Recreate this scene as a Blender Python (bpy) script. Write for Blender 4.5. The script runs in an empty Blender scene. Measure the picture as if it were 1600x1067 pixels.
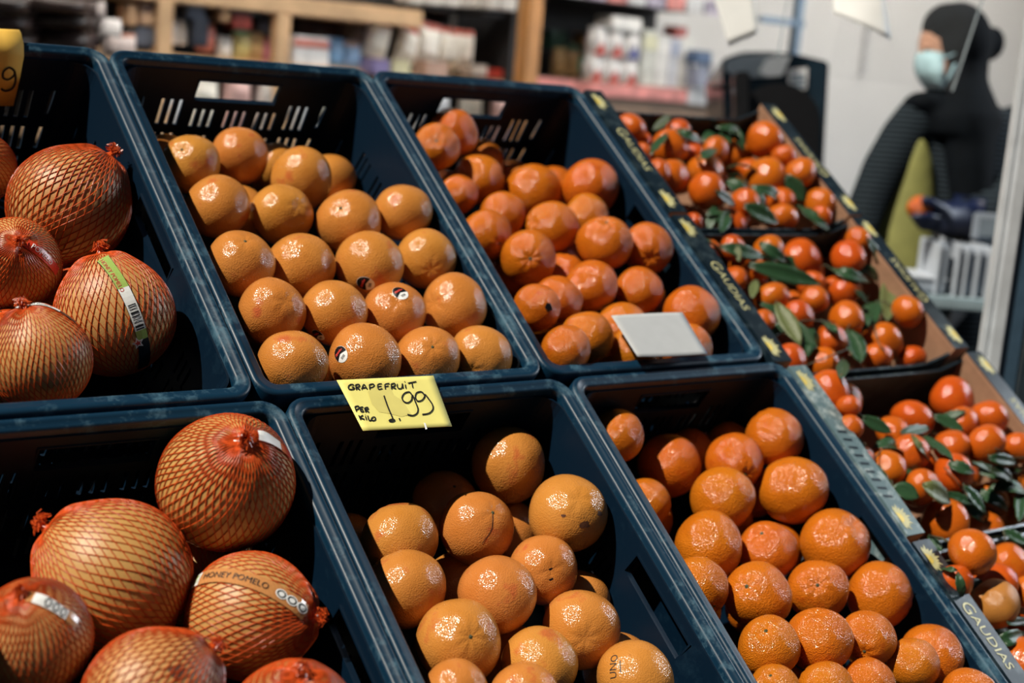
import bpy, bmesh, math, random
from mathutils import Vector, Matrix, Euler
random.seed(7)
SC = bpy.context.scene
COL = SC.collection

# ------------------------------------------------------------------ frames
# "stall frame": X along the rows of crates, Y up the sloping display, Z normal to the crate rims
TILT = math.radians(36.5)
H = 1.03                                   # height of the front rim of the back row above the floor
def sw(x, y, z):                           # stall frame -> world
    c, s = math.cos(TILT), math.sin(TILT)
    return Vector((x, y*c - z*s, H + y*s + z*c))
def swd(v):
    c, s = math.cos(TILT), math.sin(TILT)
    return Vector((v[0], v[1]*c - v[2]*s, v[1]*s + v[2]*c))

# ------------------------------------------------------------------ camera
CAMPOS = Vector((-0.720479, -1.382367, 0.367010)); CAMPOS.z += H
CR = Vector((0.800518, -0.593609, 0.082459)); CD = Vector((-0.043147, -0.194318, -0.979989)); CF = Vector((0.597754, 0.780941, -0.181167))
FPX = 2264.943
cam_data = bpy.data.cameras.new('camera'); cam = bpy.data.objects.new('camera', cam_data); COL.objects.link(cam)
m = Matrix.Identity(4)
for i in range(3):
    m[i][0] = CR[i]; m[i][1] = -CD[i]; m[i][2] = -CF[i]; m[i][3] = CAMPOS[i]
cam.matrix_world = m
cam_data.sensor_width = 36; cam_data.lens = FPX/1600*36; cam_data.clip_start = .05; cam_data.clip_end = 100
cam_data.dof.use_dof = True; cam_data.dof.focus_distance = 1.62; cam_data.dof.aperture_fstop = 3.0
SC.camera = cam
def ray(px, py): return CR*((px-800)/FPX) + CD*((py-533.5)/FPX) + CF
def at(px, py, Y):                          # the point of the shop plane y = Y behind a picture position
    v = ray(px, py); k = (Y-CAMPOS.y)/v.y; return CAMPOS + v*k
def atd(px, py, d): return CAMPOS + ray(px, py)*d

# ------------------------------------------------------------------ light
world = bpy.data.worlds.new('world'); SC.world = world; world.use_nodes = True
bg = world.node_tree.nodes['Background']; bg.inputs[0].default_value = (.30, .52, .80, 1); bg.inputs[1].default_value = .04
sun_d = bpy.data.lights.new('sun', 'SUN'); sun_d.energy = 5.5; sun_d.angle = math.radians(.8); sun_d.color = (1, .92, .79)
sun = bpy.data.objects.new('sun', sun_d); COL.objects.link(sun)
SUN_DIR = Vector((-.585, .02, .81)).normalized()
sun.rotation_euler = SUN_DIR.to_track_quat('Z', 'Y').to_euler()
# added area light right of the stall, shaped for the fruit's second highlight
d_ = bpy.data.lights.new('second_highlight_light', 'AREA'); d_.shape = 'RECTANGLE'; d_.size = 1.7; d_.size_y = .36; d_.energy = 100; d_.color = (.84, .92, 1)
highlight_light = bpy.data.objects.new('second_highlight_light', d_); COL.objects.link(highlight_light)
zz = Vector((.936, -.14, .32)).normalized(); xx = Vector((-.19, .25, .55)); xx = (xx-zz*xx.dot(zz)).normalized(); yy = zz.cross(xx)
mm = Matrix((xx, yy, zz)).transposed().to_4x4(); mm.translation = Vector((.5, 0, H))+zz*5; highlight_light.matrix_world = mm
SC.view_settings.view_transform = 'Standard'; SC.view_settings.look = 'None'
SC.view_settings.exposure = 0; SC.view_settings.gamma = 1; SC.view_settings.use_curve_mapping = False

# ------------------------------------------------------------------ materials
MAT = {}
def nt(name):
    mt = bpy.data.materials.new(name); mt.use_nodes = True; t = mt.node_tree; MAT[name] = mt
    return mt, t, t.nodes['Principled BSDF']
def plain(name, col, rough=.5, metal=0., noise=.12, scale=30., bump=0., spec=.5, alpha=1., trans=0., emit=None):
    mt, t, b = nt(name); L = t.links
    tc = t.nodes.new('ShaderNodeTexCoord'); n = t.nodes.new('ShaderNodeTexNoise'); n.inputs['Scale'].default_value = scale; n.inputs['Detail'].default_value = 4
    L.new(tc.outputs['Object'], n.inputs['Vector'])
    r = t.nodes.new('ShaderNodeValToRGB'); lo = [c*(1-noise) for c in col]; hi = [min(1, c*(1+noise)) for c in col]
    r.color_ramp.elements[0].color = (*lo, 1); r.color_ramp.elements[1].color = (*hi, 1); r.color_ramp.elements[0].position = .3; r.color_ramp.elements[1].position = .7
    L.new(n.outputs['Fac'], r.inputs[0]); L.new(r.outputs[0], b.inputs['Base Color'])
    b.inputs['Roughness'].default_value = rough; b.inputs['Metallic'].default_value = metal; b.inputs['Specular IOR Level'].default_value = spec
    b.inputs['Alpha'].default_value = alpha; b.inputs['Transmission Weight'].default_value = trans
    if bump:
        bp = t.nodes.new('ShaderNodeBump'); bp.inputs['Strength'].default_value = bump; bp.inputs['Distance'].default_value = .002
        L.new(n.outputs['Fac'], bp.inputs['Height']); L.new(bp.outputs[0], b.inputs['Normal'])
    if emit: b.inputs['Emission Color'].default_value = (*emit[0], 1); b.inputs['Emission Strength'].default_value = emit[1]
    return mt
def skin(name, c0, c1, blush, rough=.34, pores=55., pstr=.25, spots=.0, var=.03):
    mt, t, b = nt(name); L = t.links; N = t.nodes.new
    tc = N('ShaderNodeTexCoord'); oi = N('ShaderNodeObjectInfo')
    off = N('ShaderNodeVectorMath'); off.operation = 'ADD'; sc_ = N('ShaderNodeVectorMath'); sc_.operation = 'SCALE'
    cmb = N('ShaderNodeCombineXYZ'); L.new(oi.outputs['Random'], cmb.inputs[0]); L.new(oi.outputs['Random'], cmb.inputs[1]); L.new(oi.outputs['Random'], cmb.inputs[2])
    L.new(cmb.outputs[0], sc_.inputs[0]); sc_.inputs['Scale'].default_value = 37
    L.new(tc.outputs['Object'], off.inputs[0]); L.new(sc_.outputs[0], off.inputs[1])
    n1 = N('ShaderNodeTexNoise'); n1.inputs['Scale'].default_value = 1.3; n1.inputs['Detail'].default_value = 3; L.new(off.outputs[0], n1.inputs['Vector'])
    r1 = N('ShaderNodeValToRGB'); e = r1.color_ramp.elements; e[0].position = .32; e[0].color = (*c0, 1); e[1].position = .62; e[1].color = (*c1, 1)
    x = r1.color_ramp.elements.new(.72); x.color = (*blush, 1)
    L.new(n1.outputs['Fac'], r1.inputs[0])
    # blemishes: small brown scars
    n2 = N('ShaderNodeTexNoise'); n2.inputs['Scale'].default_value = 5.5; n2.inputs['Detail'].default_value = 6; L.new(off.outputs[0], n2.inputs['Vector'])
    r2 = N('ShaderNodeValToRGB'); r2.color_ramp.elements[0].position = .70; r2.color_ramp.elements[0].color = (0, 0, 0, 1); r2.color_ramp.elements[1].position = .80; r2.color_ramp.elements[1].color = (spots,)*3+(1,)
    L.new(n2.outputs['Fac'], r2.inputs[0])
    mx = N('ShaderNodeMix'); mx.data_type = 'RGBA'; L.new(r2.outputs[0], mx.inputs['Factor']); L.new(r1.outputs[0], mx.inputs['A']); mx.inputs['B'].default_value = (.13, .05, .02, 1)
    hs = N('ShaderNodeHueSaturation'); mp = N('ShaderNodeMapRange'); mp.inputs['To Min'].default_value = .5-var*.5; mp.inputs['To Max'].default_value = .5+var*.3
    L.new(oi.outputs['Random'], mp.inputs['Value']); L.new(mp.outputs[0], hs.inputs['Hue']); L.new(mx.outputs['Result'], hs.inputs['Color'])
    L.new(hs.outputs[0], b.inputs['Base Color'])
    v = N('ShaderNodeTexVoronoi'); v.inputs['Scale'].default_value = pores; L.new(off.outputs[0], v.inputs['Vector'])
    n3 = N('ShaderNodeTexNoise'); n3.inputs['Scale'].default_value = 9; n3.inputs['Detail'].default_value = 3; L.new(off.outputs[0], n3.inputs['Vector'])
    add = N('ShaderNodeMath'); add.operation = 'MULTIPLY_ADD'; L.new(n3.outputs['Fac'], add.inputs[0]); add.inputs[1].default_value = .9; L.new(v.outputs['Distance'], add.inputs[2])
    bp = N('ShaderNodeBump'); bp.inputs['Strength'].default_value = pstr; bp.inputs['Distance'].default_value = .0016; L.new(add.outputs[0], bp.inputs['Height']); L.new(bp.outputs[0], b.inputs['Normal'])
    b.inputs['Roughness'].default_value = rough; b.inputs['Specular IOR Level'].default_value = .55
    return mt
skin('grapefruit_skin', (.50, .190, .032), (.55, .22, .044), (.49, .125, .034), .17, 26, .32, .75, .02)
skin('orange_skin', (.50, .126, .006), (.55, .152, .008), (.49, .110, .006), .17, 24, .6, .55, .02)
skin('clementine_skin', (.45, .085, .005), (.49, .100, .006), (.47, .115, .007), .17, 18, .32, .35, .02)
skin('pomelo_skin', (.48, .265, .08), (.53, .30, .095), (.44, .21, .055), .42, 60, .15, .8, .02)
skin('brown_clementine_skin', (.42, .17, .03), (.36, .15, .035), (.20, .085, .03), .3, 34, .3, .6, .0)
plain('net', (.56, .075, .012), .30, noise=.15, scale=60)
plain('calyx', (.045, .055, .018), .7, noise=.5, scale=9)
plain('scar', (.10, .035, .015), .6, noise=.4, scale=20)
plain('pale_scar', (.62, .40, .20), .6, noise=.2, scale=20)
plain('leaf', (.022, .062, .026), .34, noise=.45, scale=25, bump=.3)
plain('leaf_pale', (.10, .125, .045), .45, noise=.3, scale=25, bump=.3)
plain('twig', (.05, .045, .02), .7, noise=.3)
plain('sticker_black', (.006, .006, .008), .35, noise=.1)
plain('sticker_white', (.78, .80, .80), .4, noise=.03)
plain('print_red', (.55, .05, .04), .45, noise=.05)
plain('ink', (.008, .008, .010), .5, noise=.1)
plain('yellow_card', (.76, .69, .20), .7, noise=.05, scale=35)
plain('orange_card', (.78, .46, .07), .7, noise=.06, scale=30)
plain('card_stain', (.62, .55, .16), .7, noise=.08, scale=30)
plain('white_card', (.42, .44, .46), .7, noise=.03, scale=60)
plain('kraft', (.30, .165, .098), .75, noise=.12, scale=45, bump=.1)
plain('print_cream', (.50, .48, .25), .4, noise=.12, scale=40)
plain('print_yellow', (.66, .52, .12), .4, noise=.15, scale=40)
plain('band_green', (.30, .44, .10), .35, noise=.08)
plain('band_clear', (.50, .22, .075), .18, noise=.1)
plain('band_red', (.55, .045, .02), .25, noise=.15)
plain('clip_black', (.01, .01, .012), .35)
def plastic(name, base, scuff, amount, rough=.42, spec=.5):
    mt, t, b = nt(name); b.inputs['Specular IOR Level'].default_value = spec; L = t.links; N = t.nodes.new
    tc = N('ShaderNodeTexCoord')
    n = N('ShaderNodeTexNoise'); n.inputs['Scale'].default_value = 42; n.inputs['Detail'].default_value = 7; n.inputs['Roughness'].default_value = .72; L.new(tc.outputs['Object'], n.inputs['Vector'])
    n2 = N('ShaderNodeTexNoise'); n2.inputs['Scale'].default_value = 9; n2.inputs['Detail'].default_value = 2; L.new(tc.outputs['Object'], n2.inputs['Vector'])
    ad = N('ShaderNodeMath'); ad.operation = 'MULTIPLY_ADD'; L.new(n2.outputs['Fac'], ad.inputs[0]); ad.inputs[1].default_value = .55; L.new(n.outputs['Fac'], ad.inputs[2])
    r = N('ShaderNodeValToRGB'); r.color_ramp.elements[0].position = .80; r.color_ramp.elements[0].color = (0, 0, 0, 1); r.color_ramp.elements[1].position = 1.0; r.color_ramp.elements[1].color = (amount,)*3+(1,)
    L.new(ad.outputs[0], r.inputs[0])
    mx = N('ShaderNodeMix'); mx.data_type = 'RGBA'; L.new(r.outputs[0], mx.inputs['Factor']); mx.inputs['A'].default_value = (*base, 1); mx.inputs['B'].default_value = (*scuff, 1)
    L.new(mx.outputs['Result'], b.inputs['Base Color'])
    mr = N('ShaderNodeMapRange'); mr.inputs['To Min'].default_value = rough; mr.inputs['To Max'].default_value = rough+.3; L.new(r.outputs[0], mr.inputs['Value']); L.new(mr.outputs[0], b.inputs['Roughness'])
    bp = N('ShaderNodeBump'); bp.inputs['Strength'].default_value = .12; bp.inputs['Distance'].default_value = .001; L.new(n.outputs['Fac'], bp.inputs['Height']); L.new(bp.outputs[0], b.inputs['Normal'])
    return mt
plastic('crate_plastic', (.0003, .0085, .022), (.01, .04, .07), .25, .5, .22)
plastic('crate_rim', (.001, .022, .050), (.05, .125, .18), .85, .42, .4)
plastic('carton_print', (.006, .014, .022), (.10, .15, .17), .35, .28)
plastic('carton_print_sheen', (.10, .16, .18), (.45, .52, .52), .9, .28)  # sky reflection on the glossy print, put in as a paler colour

# ------------------------------------------------------------------ mesh helpers
def link(name, mesh, mat=None, parent=None, smooth=False):
    o = bpy.data.objects.new(name, mesh); COL.objects.link(o)
    if mat and not mesh.materials: mesh.materials.append(MAT[mat])
    if smooth:
        for p in mesh.polygons: p.use_smooth = True
    if parent: o.parent = parent
    return o
def mesh_from(name, vs, fs):
    me = bpy.data.meshes.new(name); me.from_pydata([tuple(v) for v in vs], [], fs); me.update(); return me
def bm_mesh(name, bm):
    me = bpy.data.meshes.new(name); bm.to_mesh(me); bm.free(); return me
def tag(o, label, cat, group=None, kind=None):
    o['label'] = label; o['category'] = cat
    if group: o['group'] = group
    if kind: o['kind'] = kind
    return o
def empty(name, loc, rot=(0, 0, 0)):
    o = bpy.data.objects.new(name, None); COL.objects.link(o); o.location = loc; o.rotation_euler = rot; o.empty_display_size = .05; return o
def bbox(bm, c, s, rot=None, bev=0.):
    r = bmesh.ops.create_cube(bm, size=1.0)
    M = Matrix.Translation(Vector(c)) @ (rot.to_matrix().to_4x4() if rot else Matrix.Identity(4)) @ Matrix.Diagonal((*s, 1))
    bmesh.ops.transform(bm, matrix=M, verts=r['verts'])
    if bev:
        es = list({e for v in r['verts'] for e in v.link_edges}); bmesh.ops.bevel(bm, geom=es, offset=bev, segments=2, affect='EDGES')
def box_mesh(name, c, s, bev=0.004, rot=None):
    bm = bmesh.new(); bbox(bm, c, s, rot, bev); return bm_mesh(name, bm)
def tube(bm, pts, rad, n=6, caps=True):
    pts = [Vector(p) for p in pts]; rings = []
    rads = rad if isinstance(rad, (list, tuple)) else [rad]*len(pts)
    up = None
    for i, p in enumerate(pts):
        d = (pts[min(i+1, len(pts)-1)] - pts[max(i-1, 0)]).normalized()
        if up is None:
            up = d.orthogonal().normalized()
        up = (up - d*up.dot(d)).normalized(); w = d.cross(up)
        rings.append([bm.verts.new(p + (up*math.cos(2*math.pi*k/n) + w*math.sin(2*math.pi*k/n))*rads[i]) for k in range(n)])
    for a, b in zip(rings, rings[1:]):
        for k in range(n): bm.faces.new((a[k], a[(k+1) % n], b[(k+1) % n], b[k]))
    if caps: bm.faces.new(rings[0][::-1]); bm.faces.new(rings[-1])
def lathe(bm, prof, n=24, c=(0, 0, 0)):
    rings = []
    for r, z in prof:
        rings.append([bm.verts.new((c[0]+r*math.cos(2*math.pi*k/n), c[1]+r*math.sin(2*math.pi*k/n), c[2]+z)) for k in range(n)])
    for a, b in zip(rings, rings[1:]):
        for k in range(n): bm.faces.new((a[k], a[(k+1) % n], b[(k+1) % n], b[k]))
    bm.faces.new(rings[0][::-1]); bm.faces.new(rings[-1])
_tc = {}
def text_geo(s, size=1.0):                  # lettering as (verts, faces), centred on x, baseline at y = 0
    if (s, size) in _tc: return _tc[(s, size)]
    cu = bpy.data.curves.new('lettering', 'FONT'); cu.body = s; cu.size = size; cu.align_x = 'CENTER'; cu.resolution_u = 3
    o = bpy.data.objects.new('lettering', cu); COL.objects.link(o)
    dg = bpy.context.evaluated_depsgraph_get(); me = bpy.data.meshes.new_from_object(o.evaluated_get(dg))
    r = ([v.co.copy() for v in me.vertices], [tuple(p.vertices) for p in me.polygons])
    bpy.data.objects.remove(o); bpy.data.curves.remove(cu); bpy.data.meshes.remove(me)
    _tc[(s, size)] = r; return r
def ribbon(pts, w):                         # a pen stroke in the plane: verts (x, y), quads
    P = [Vector((p[0], p[1])) for p in pts]
    Q = []
    for i in range(len(P)-1):              # Catmull-Rom
        a, b, c, d = P[max(i-1, 0)], P[i], P[i+1], P[min(i+2, len(P)-1)]
        for k in range(4):
            t_ = k/4; Q.append(.5*((2*b)+(c-a)*t_+(2*a-5*b+4*c-d)*t_*t_+(3*b-a-3*c+d)*t_**3))
    Q.append(P[-1]); vs = []; fs = []
    for i, q in enumerate(Q):
        d = Q[min(i+1, len(Q)-1)]-Q[max(i-1, 0)]
        if d.length < 1e-9: d = Vector((1, 0))
        d.normalize(); n = Vector((-d.y, d.x))*w*.5
        vs += [q+n, q-n]
        if i: fs.append((2*i-2, 2*i-1, 2*i+1, 2*i))
    return vs, fs
def merge(parts):
    V = []; Fc = []
    for v, f in parts:
        o = len(V); V += list(v); Fc += [tuple(i+o for i in g) for g in f]
    return V, Fc

# ------------------------------------------------------------------ the shop around the stall
plain('floor_concrete', (.07, .068, .065), .8, noise=.25, scale=6)
plain('wall_paint', (.66, .65, .63), .8, noise=.03, scale=3)
plain('ceiling_paint', (.55, .55, .55), .8, noise=.04, scale=3)
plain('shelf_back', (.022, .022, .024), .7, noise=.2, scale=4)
plain('pine', (.62, .40, .22), .6, noise=.18, scale=12)
plain('orange_wood', (.52, .24, .075), .5, noise=.15, scale=12)
plain('lamp_white', (.8, .8, .8), .5, noise=.02)
plain('lamp_tube', (.9, .9, .9), .5, noise=.0, emit=((1, .96, .90), 40))
YB = 2.75                                    # back wall of the shop
def struct(name, me, mat, label):
    o = link(name, me, mat); o['kind'] = 'structure'; o['label'] = label; return o
struct('floor', box_mesh('floor', (1.5, .5, -.05), (11, 11, .1), 0), 'floor_concrete', 'dark concrete floor under the fruit stall')
struct('wall_back', box_mesh('wall_back', (2.2, YB+.06, 1.4), (9.6, .12, 2.8), 0), 'wall_paint', 'pale grey painted wall behind the shelves and the shop worker')
struct('wall_right', box_mesh('wall_right', (6.9, 1.4, 1.4), (.12, 2.7, 2.8), 0), 'wall_paint', 'pale side wall of the shop, out past the counter')
struct('ceiling', box_mesh('ceiling', (2.2, 2.12, 2.85), (9.6, 1.35, .1), 0), 'ceiling_paint', 'shop ceiling above the shelves')
struct('lamp_shield', box_mesh('lamp_shield', (2.2, 1.46, 2.4), (9.6, .04, .84), .004), 'wall_paint', 'added board, out of view, that keeps the shop lamps off the stall')  # added out of view to stop the ceiling lamps lighting the stall
for i, (x, y) in enumerate(((.5, 1.75), (2.3, 1.75), (4.3, 1.75))):
    r = empty('ceiling_lamp', (x, y, 2.8)); tag(r, ('leftmost', 'middle', 'rightmost')[i]+' strip lamp under the shop ceiling', 'lamp', 'strip lamps on the shop ceiling')
    link('housing', box_mesh('housing', (0, 0, -.03), (1.3, .16, .06), .006), 'lamp_white', r)
    link('diffuser', box_mesh('diffuser', (0, 0, -.065), (1.26, .12, .02), .004), 'lamp_tube', r)

# ------------------------------------------------------------------ sloping display rack
plain('rack_wood', (.055, .045, .038), .8, noise=.3, scale=14)
plain('rack_metal', (.09, .095, .10), .4, metal=.8, noise=.1)
rk = empty('display_rack', (0, 0, 0)); tag(rk, 'dark sloping rack that carries the crates and cartons', 'rack')
def sbox(name, x0, x1, y0, y1, z0, z1, mat, parent, bev=.002):
    me = box_mesh(name, ((x0+x1)/2, (y0+y1)/2, (z0+z1)/2), (x1-x0, y1-y0, z1-z0), bev)
    me.transform(Matrix.Translation((0, 0, H)) @ Matrix.Rotation(TILT, 4, 'X')); return link(name, me, mat, parent)
for k in range(9): sbox('board', -.86, .80, -.62+k*.137, -.62+k*.137+.12, -.232, -.214, 'rack_wood', rk)
for k in range(9): sbox('riser_board', .812, 1.26, -.64+k*.137, -.64+k*.137+.12, -.166, -.150, 'rack_wood', rk)
for x in (-.8, .2, .77, 1.24): sbox('beam', x-.02, x+.02, -.66, .62, -.28, -.234, 'rack_metal', rk)
for x in (-.8, .2, 1.24):
    for y in (-.5, .5):
        p = sw(x, y, -.25); link('leg', box_mesh('leg', (p.x, p.y, (p.z-.02)/2), (.04, .04, p.z-.02), .003), 'rack_metal', rk)

# ------------------------------------------------------------------ plastic crates
DEP = .21
def rrect(ins, rad, n=8):                    # rounded rectangle inside 0.4 x 0.6, inset
    x0, x1, y0, y1 = ins, .4-ins, ins, .6-ins; rad = max(rad, .002); P = []
    for cx, cy, a0 in ((x1-rad, y1-rad, 0), (x0+rad, y1-rad, 90), (x0+rad, y0+rad, 180), (x1-rad, y0+rad, 270)):
        for k in range(n+1):
            a = math.radians(a0+90*k/n); P.append((cx+rad*math.cos(a), cy+rad*math.sin(a)))
    return P
def rim_mesh():
    sec = [(.0008, -.024, .028), (.0008, -.0035, .028), (.0018, -.001, .027), (.0040, .0, .025), (.0075, .0006, .0215), (.0085, -.0008, .0205), (.0145, -.0008, .0165), (.0170, -.0022, .0145), (.0178, -.005, .0135), (.0185, -.024, .0125)]
    vs = []; fs = []
    for ins, z, rad in sec: vs += [(x-.2, y-.3, z+DEP) for x, y in rrect(ins, rad)]
    n = len(vs)//len(sec)
    for i in range(len(sec)-1):
        for k in range(n): fs.append((i*n+k, i*n+(k+1) % n, (i+1)*n+(k+1) % n, (i+1)*n+k))
    return mesh_from('rim', vs, fs)
def inset(z): return .0165 + .016*(-z)/DEP
RC = .03
def panel(us, vsl, holes, fn, flip=False):
    us = sorted(set(round(u, 5) for u in us)); vl = sorted(set(round(v, 5) for v in vsl)); V = []; F = []
    for v in vl:
        for u in us: V.append(fn(u, v))
    nu = len(us)
    for j in range(len(vl)-1):
        for i in range(nu-1):
            cu, cv = (us[i]+us[i+1])/2, (vl[j]+vl[j+1])/2
            if any(a < cu < b and c < cv < d for a, b, c, d in holes): continue
            q = (j*nu+i, j*nu+i+1, (j+1)*nu+i+1, (j+1)*nu+i); F.append(q[::-1] if flip else q)
    bm = bmesh.new(); me = mesh_from('wall', V, F); bm.from_mesh(me); bpy.data.meshes.remove(me)
    bmesh.ops.delete(bm, geom=[v for v in bm.verts if not v.link_faces], context='VERTS')
    bmesh.ops.solidify(bm, geom=bm.faces[:], thickness=.003)
    return bm_mesh('wall', bm)
def slots(starts, rows, w=.0055, p=.013):
    h = []
    for (x, n) in starts:
        for v0, v1 in rows:
            for k in range(n): h.append((x+k*p, x+k*p+w, v0, v1))
    return h
EH = [(.135, .258, -.060, -.027)] + slots([(.089, 3), (.283, 3)], [(-.102, -.060), (-.152, -.116), (-.196, -.164)]) + slots([(.139, 3), (.188, 3), (.235, 3)], [(-.104, -.074), (-.152, -.118), (-.196, -.164)]) + slots([(.048, 1), (.346, 1)], [(-.095, -.058), (-.15, -.116)])
def end_wall(front):
    def fn(u, v):                            # u runs along x; beyond the straight part it follows the rounded corner
        i = inset(v); a, b = i+RC, .4-i-RC
        uu = a + (u-.05)/(.3)*(b-a)
        if u < .05: t = (.05-u)/.05*math.pi/2; x = a-RC*math.sin(t); d = RC*(1-math.cos(t))
        elif u > .35: t = (u-.35)/.05*math.pi/2; x = b+RC*math.sin(t); d = RC*(1-math.cos(t))
        else: x = u if .08 < u < .32 else uu; d = 0
        y = i+d if front else .6-i-d
        return (x-.2, y-.3, v+DEP)
    us = [k*.0083 for k in range(7)] + [.35+k*.0083 for k in range(7)] + [.05, .35]; vs = [-DEP, -.012]
    holes = [h for h in EH if .055 < h[0] and h[1] < .345] + slots([(.338, 1)], [(-.095, -.058), (-.15, -.116)])+slots([(.057, 1)], [(-.095, -.058), (-.15, -.116)])
    for h in holes: us += [h[0], h[1]]; vs += [h[2], h[3]]
    return panel(us, vs, holes, fn, flip=not front)
def side_wall(left):
    def fn(u, v):
        i = inset(v); a, b = i+RC, .6-i-RC; y = a+(u-.05)/.5*(b-a) if (u < .09 or u > .51) else u
        x = i if left else .4-i
        return (x-.2, y-.3, v+DEP)
    st = [(.10+k*.052, 3) for k in range(8)]
    holes = [(.222, .345, -.056, -.026)] + slots([(s, n) for s, n in st if not .17 < s < .36], [(-.104, -.070)]) + slots(st, [(-.150, -.118), (-.194, -.164)])
    us = [.05, .55]; vs = [-DEP, -.012]
    for h in holes: us += [h[0], h[1]]; vs += [h[2], h[3]]
    return panel(us, vs, holes, fn, flip=left)
def frame_lip(x0, x1, y, z0, z1, axis):      # raised frame round a hand hole
    bm = bmesh.new(); t = .0022
    for (a, b, c, d) in ((x0-t, x1+t, z0-t, z0), (x0-t, x1+t, z1, z1+t), (x0-t, x0, z0, z1), (x1, x1+t, z0, z1)):
        if axis == 'x': bbox(bm, ((a+b)/2, y, (c+d)/2), (b-a, .007, d-c))
        else: bbox(bm, (y, (a+b)/2, (c+d)/2), (.007, b-a, d-c))
    return bm_mesh('hand_hole_frame', bm)
def lip(side):
    if side in 'fb':
        y = inset(-.04); y = y if side == 'f' else .6-y; me = frame_lip(.135, .258, y, -.060, -.027, 'x')
    else:
        x = inset(-.04); x = x if side == 'l' else .4-x; me = frame_lip(.222, .345, x, -.056, -.026, 'y')
    me.transform(Matrix.Translation((-.2, -.3, DEP))); return me
CR_M = dict(rim=rim_mesh(), front=end_wall(True), back=end_wall(False), left=side_wall(True), right=side_wall(False), floor=box_mesh('floor', (0, 0, .0025), (.338, .538, .005), .001),
            lf=lip('f'), lb=lip('b'), ll=lip('l'), lr=lip('r'))
def crate(x0, y0, label):
    r = empty('plastic_crate', sw(x0+.2, y0+.3, -DEP), (TILT, 0, 0)); tag(r, label, 'crate', 'blue crates of citrus fruit on the sloping rack')
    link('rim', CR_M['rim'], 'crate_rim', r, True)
    for nm, k, lp in (('end_wall', 'front', 'lf'), ('end_wall', 'back', 'lb'), ('side_wall', 'left', 'll'), ('side_wall', 'right', 'lr')):
        w = link(nm, CR_M[k], 'crate_plastic', r); link('hand_hole_frame', CR_M[lp], 'crate_plastic', w)
    link('crate_floor', CR_M['floor'], 'crate_plastic', r)
    return r
XO = .0236
crate(-.4, 0, 'dark blue plastic crate of netted pomelos in the back row')
crate(0, 0, 'dark blue plastic crate of grapefruit in rows, behind the yellow price card')
crate(.4, 0, 'dark blue plastic crate of oranges with the blank white card, back row')
crate(-.4+XO, -.603, 'dark blue plastic crate of netted pomelos in the front row')
crate(XO, -.603, 'dark blue plastic crate of loose grapefruit in the front row')
crate(.4+XO, -.603, 'dark blue plastic crate heaped with oranges, front row beside the clementine cartons')

# ------------------------------------------------------------------ clementine cartons
BX0, BX1, BH = .806, 1.252, .145
def flat(name, V, F, M, mat, parent):
    me = mesh_from(name, [M @ Vector((v[0], v[1], 0)) for v in V], F); return link(name, me, mat, parent)
def sunflower(R_, n=11, half=True):
    parts = []
    for k in range(n):
        a = math.pi*(k+.5)/n if half else 2*math.pi*k/n
        d = Vector((math.cos(a), math.sin(a))); q = Vector((-d.y, d.x)); L_ = R_*(1 if k % 2 else .82)
        parts.append(([d*R_*.30-q*R_*.05, d*R_*.62-q*R_*.10, d*L_, d*R_*.62+q*R_*.10, d*R_*.30+q*R_*.05], [(0, 1, 2, 3, 4)]))
    return merge(parts)
def disc(R_, n=12, a0=0, a1=2*math.pi, sx=1.):
    V = [Vector((0, 0))]+[Vector((sx*R_*math.cos(a0+(a1-a0)*k/n), R_*math.sin(a0+(a1-a0)*k/n))) for k in range(n+1)]
    return V, [(0, k+1, k+2) for k in range(n)]
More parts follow.
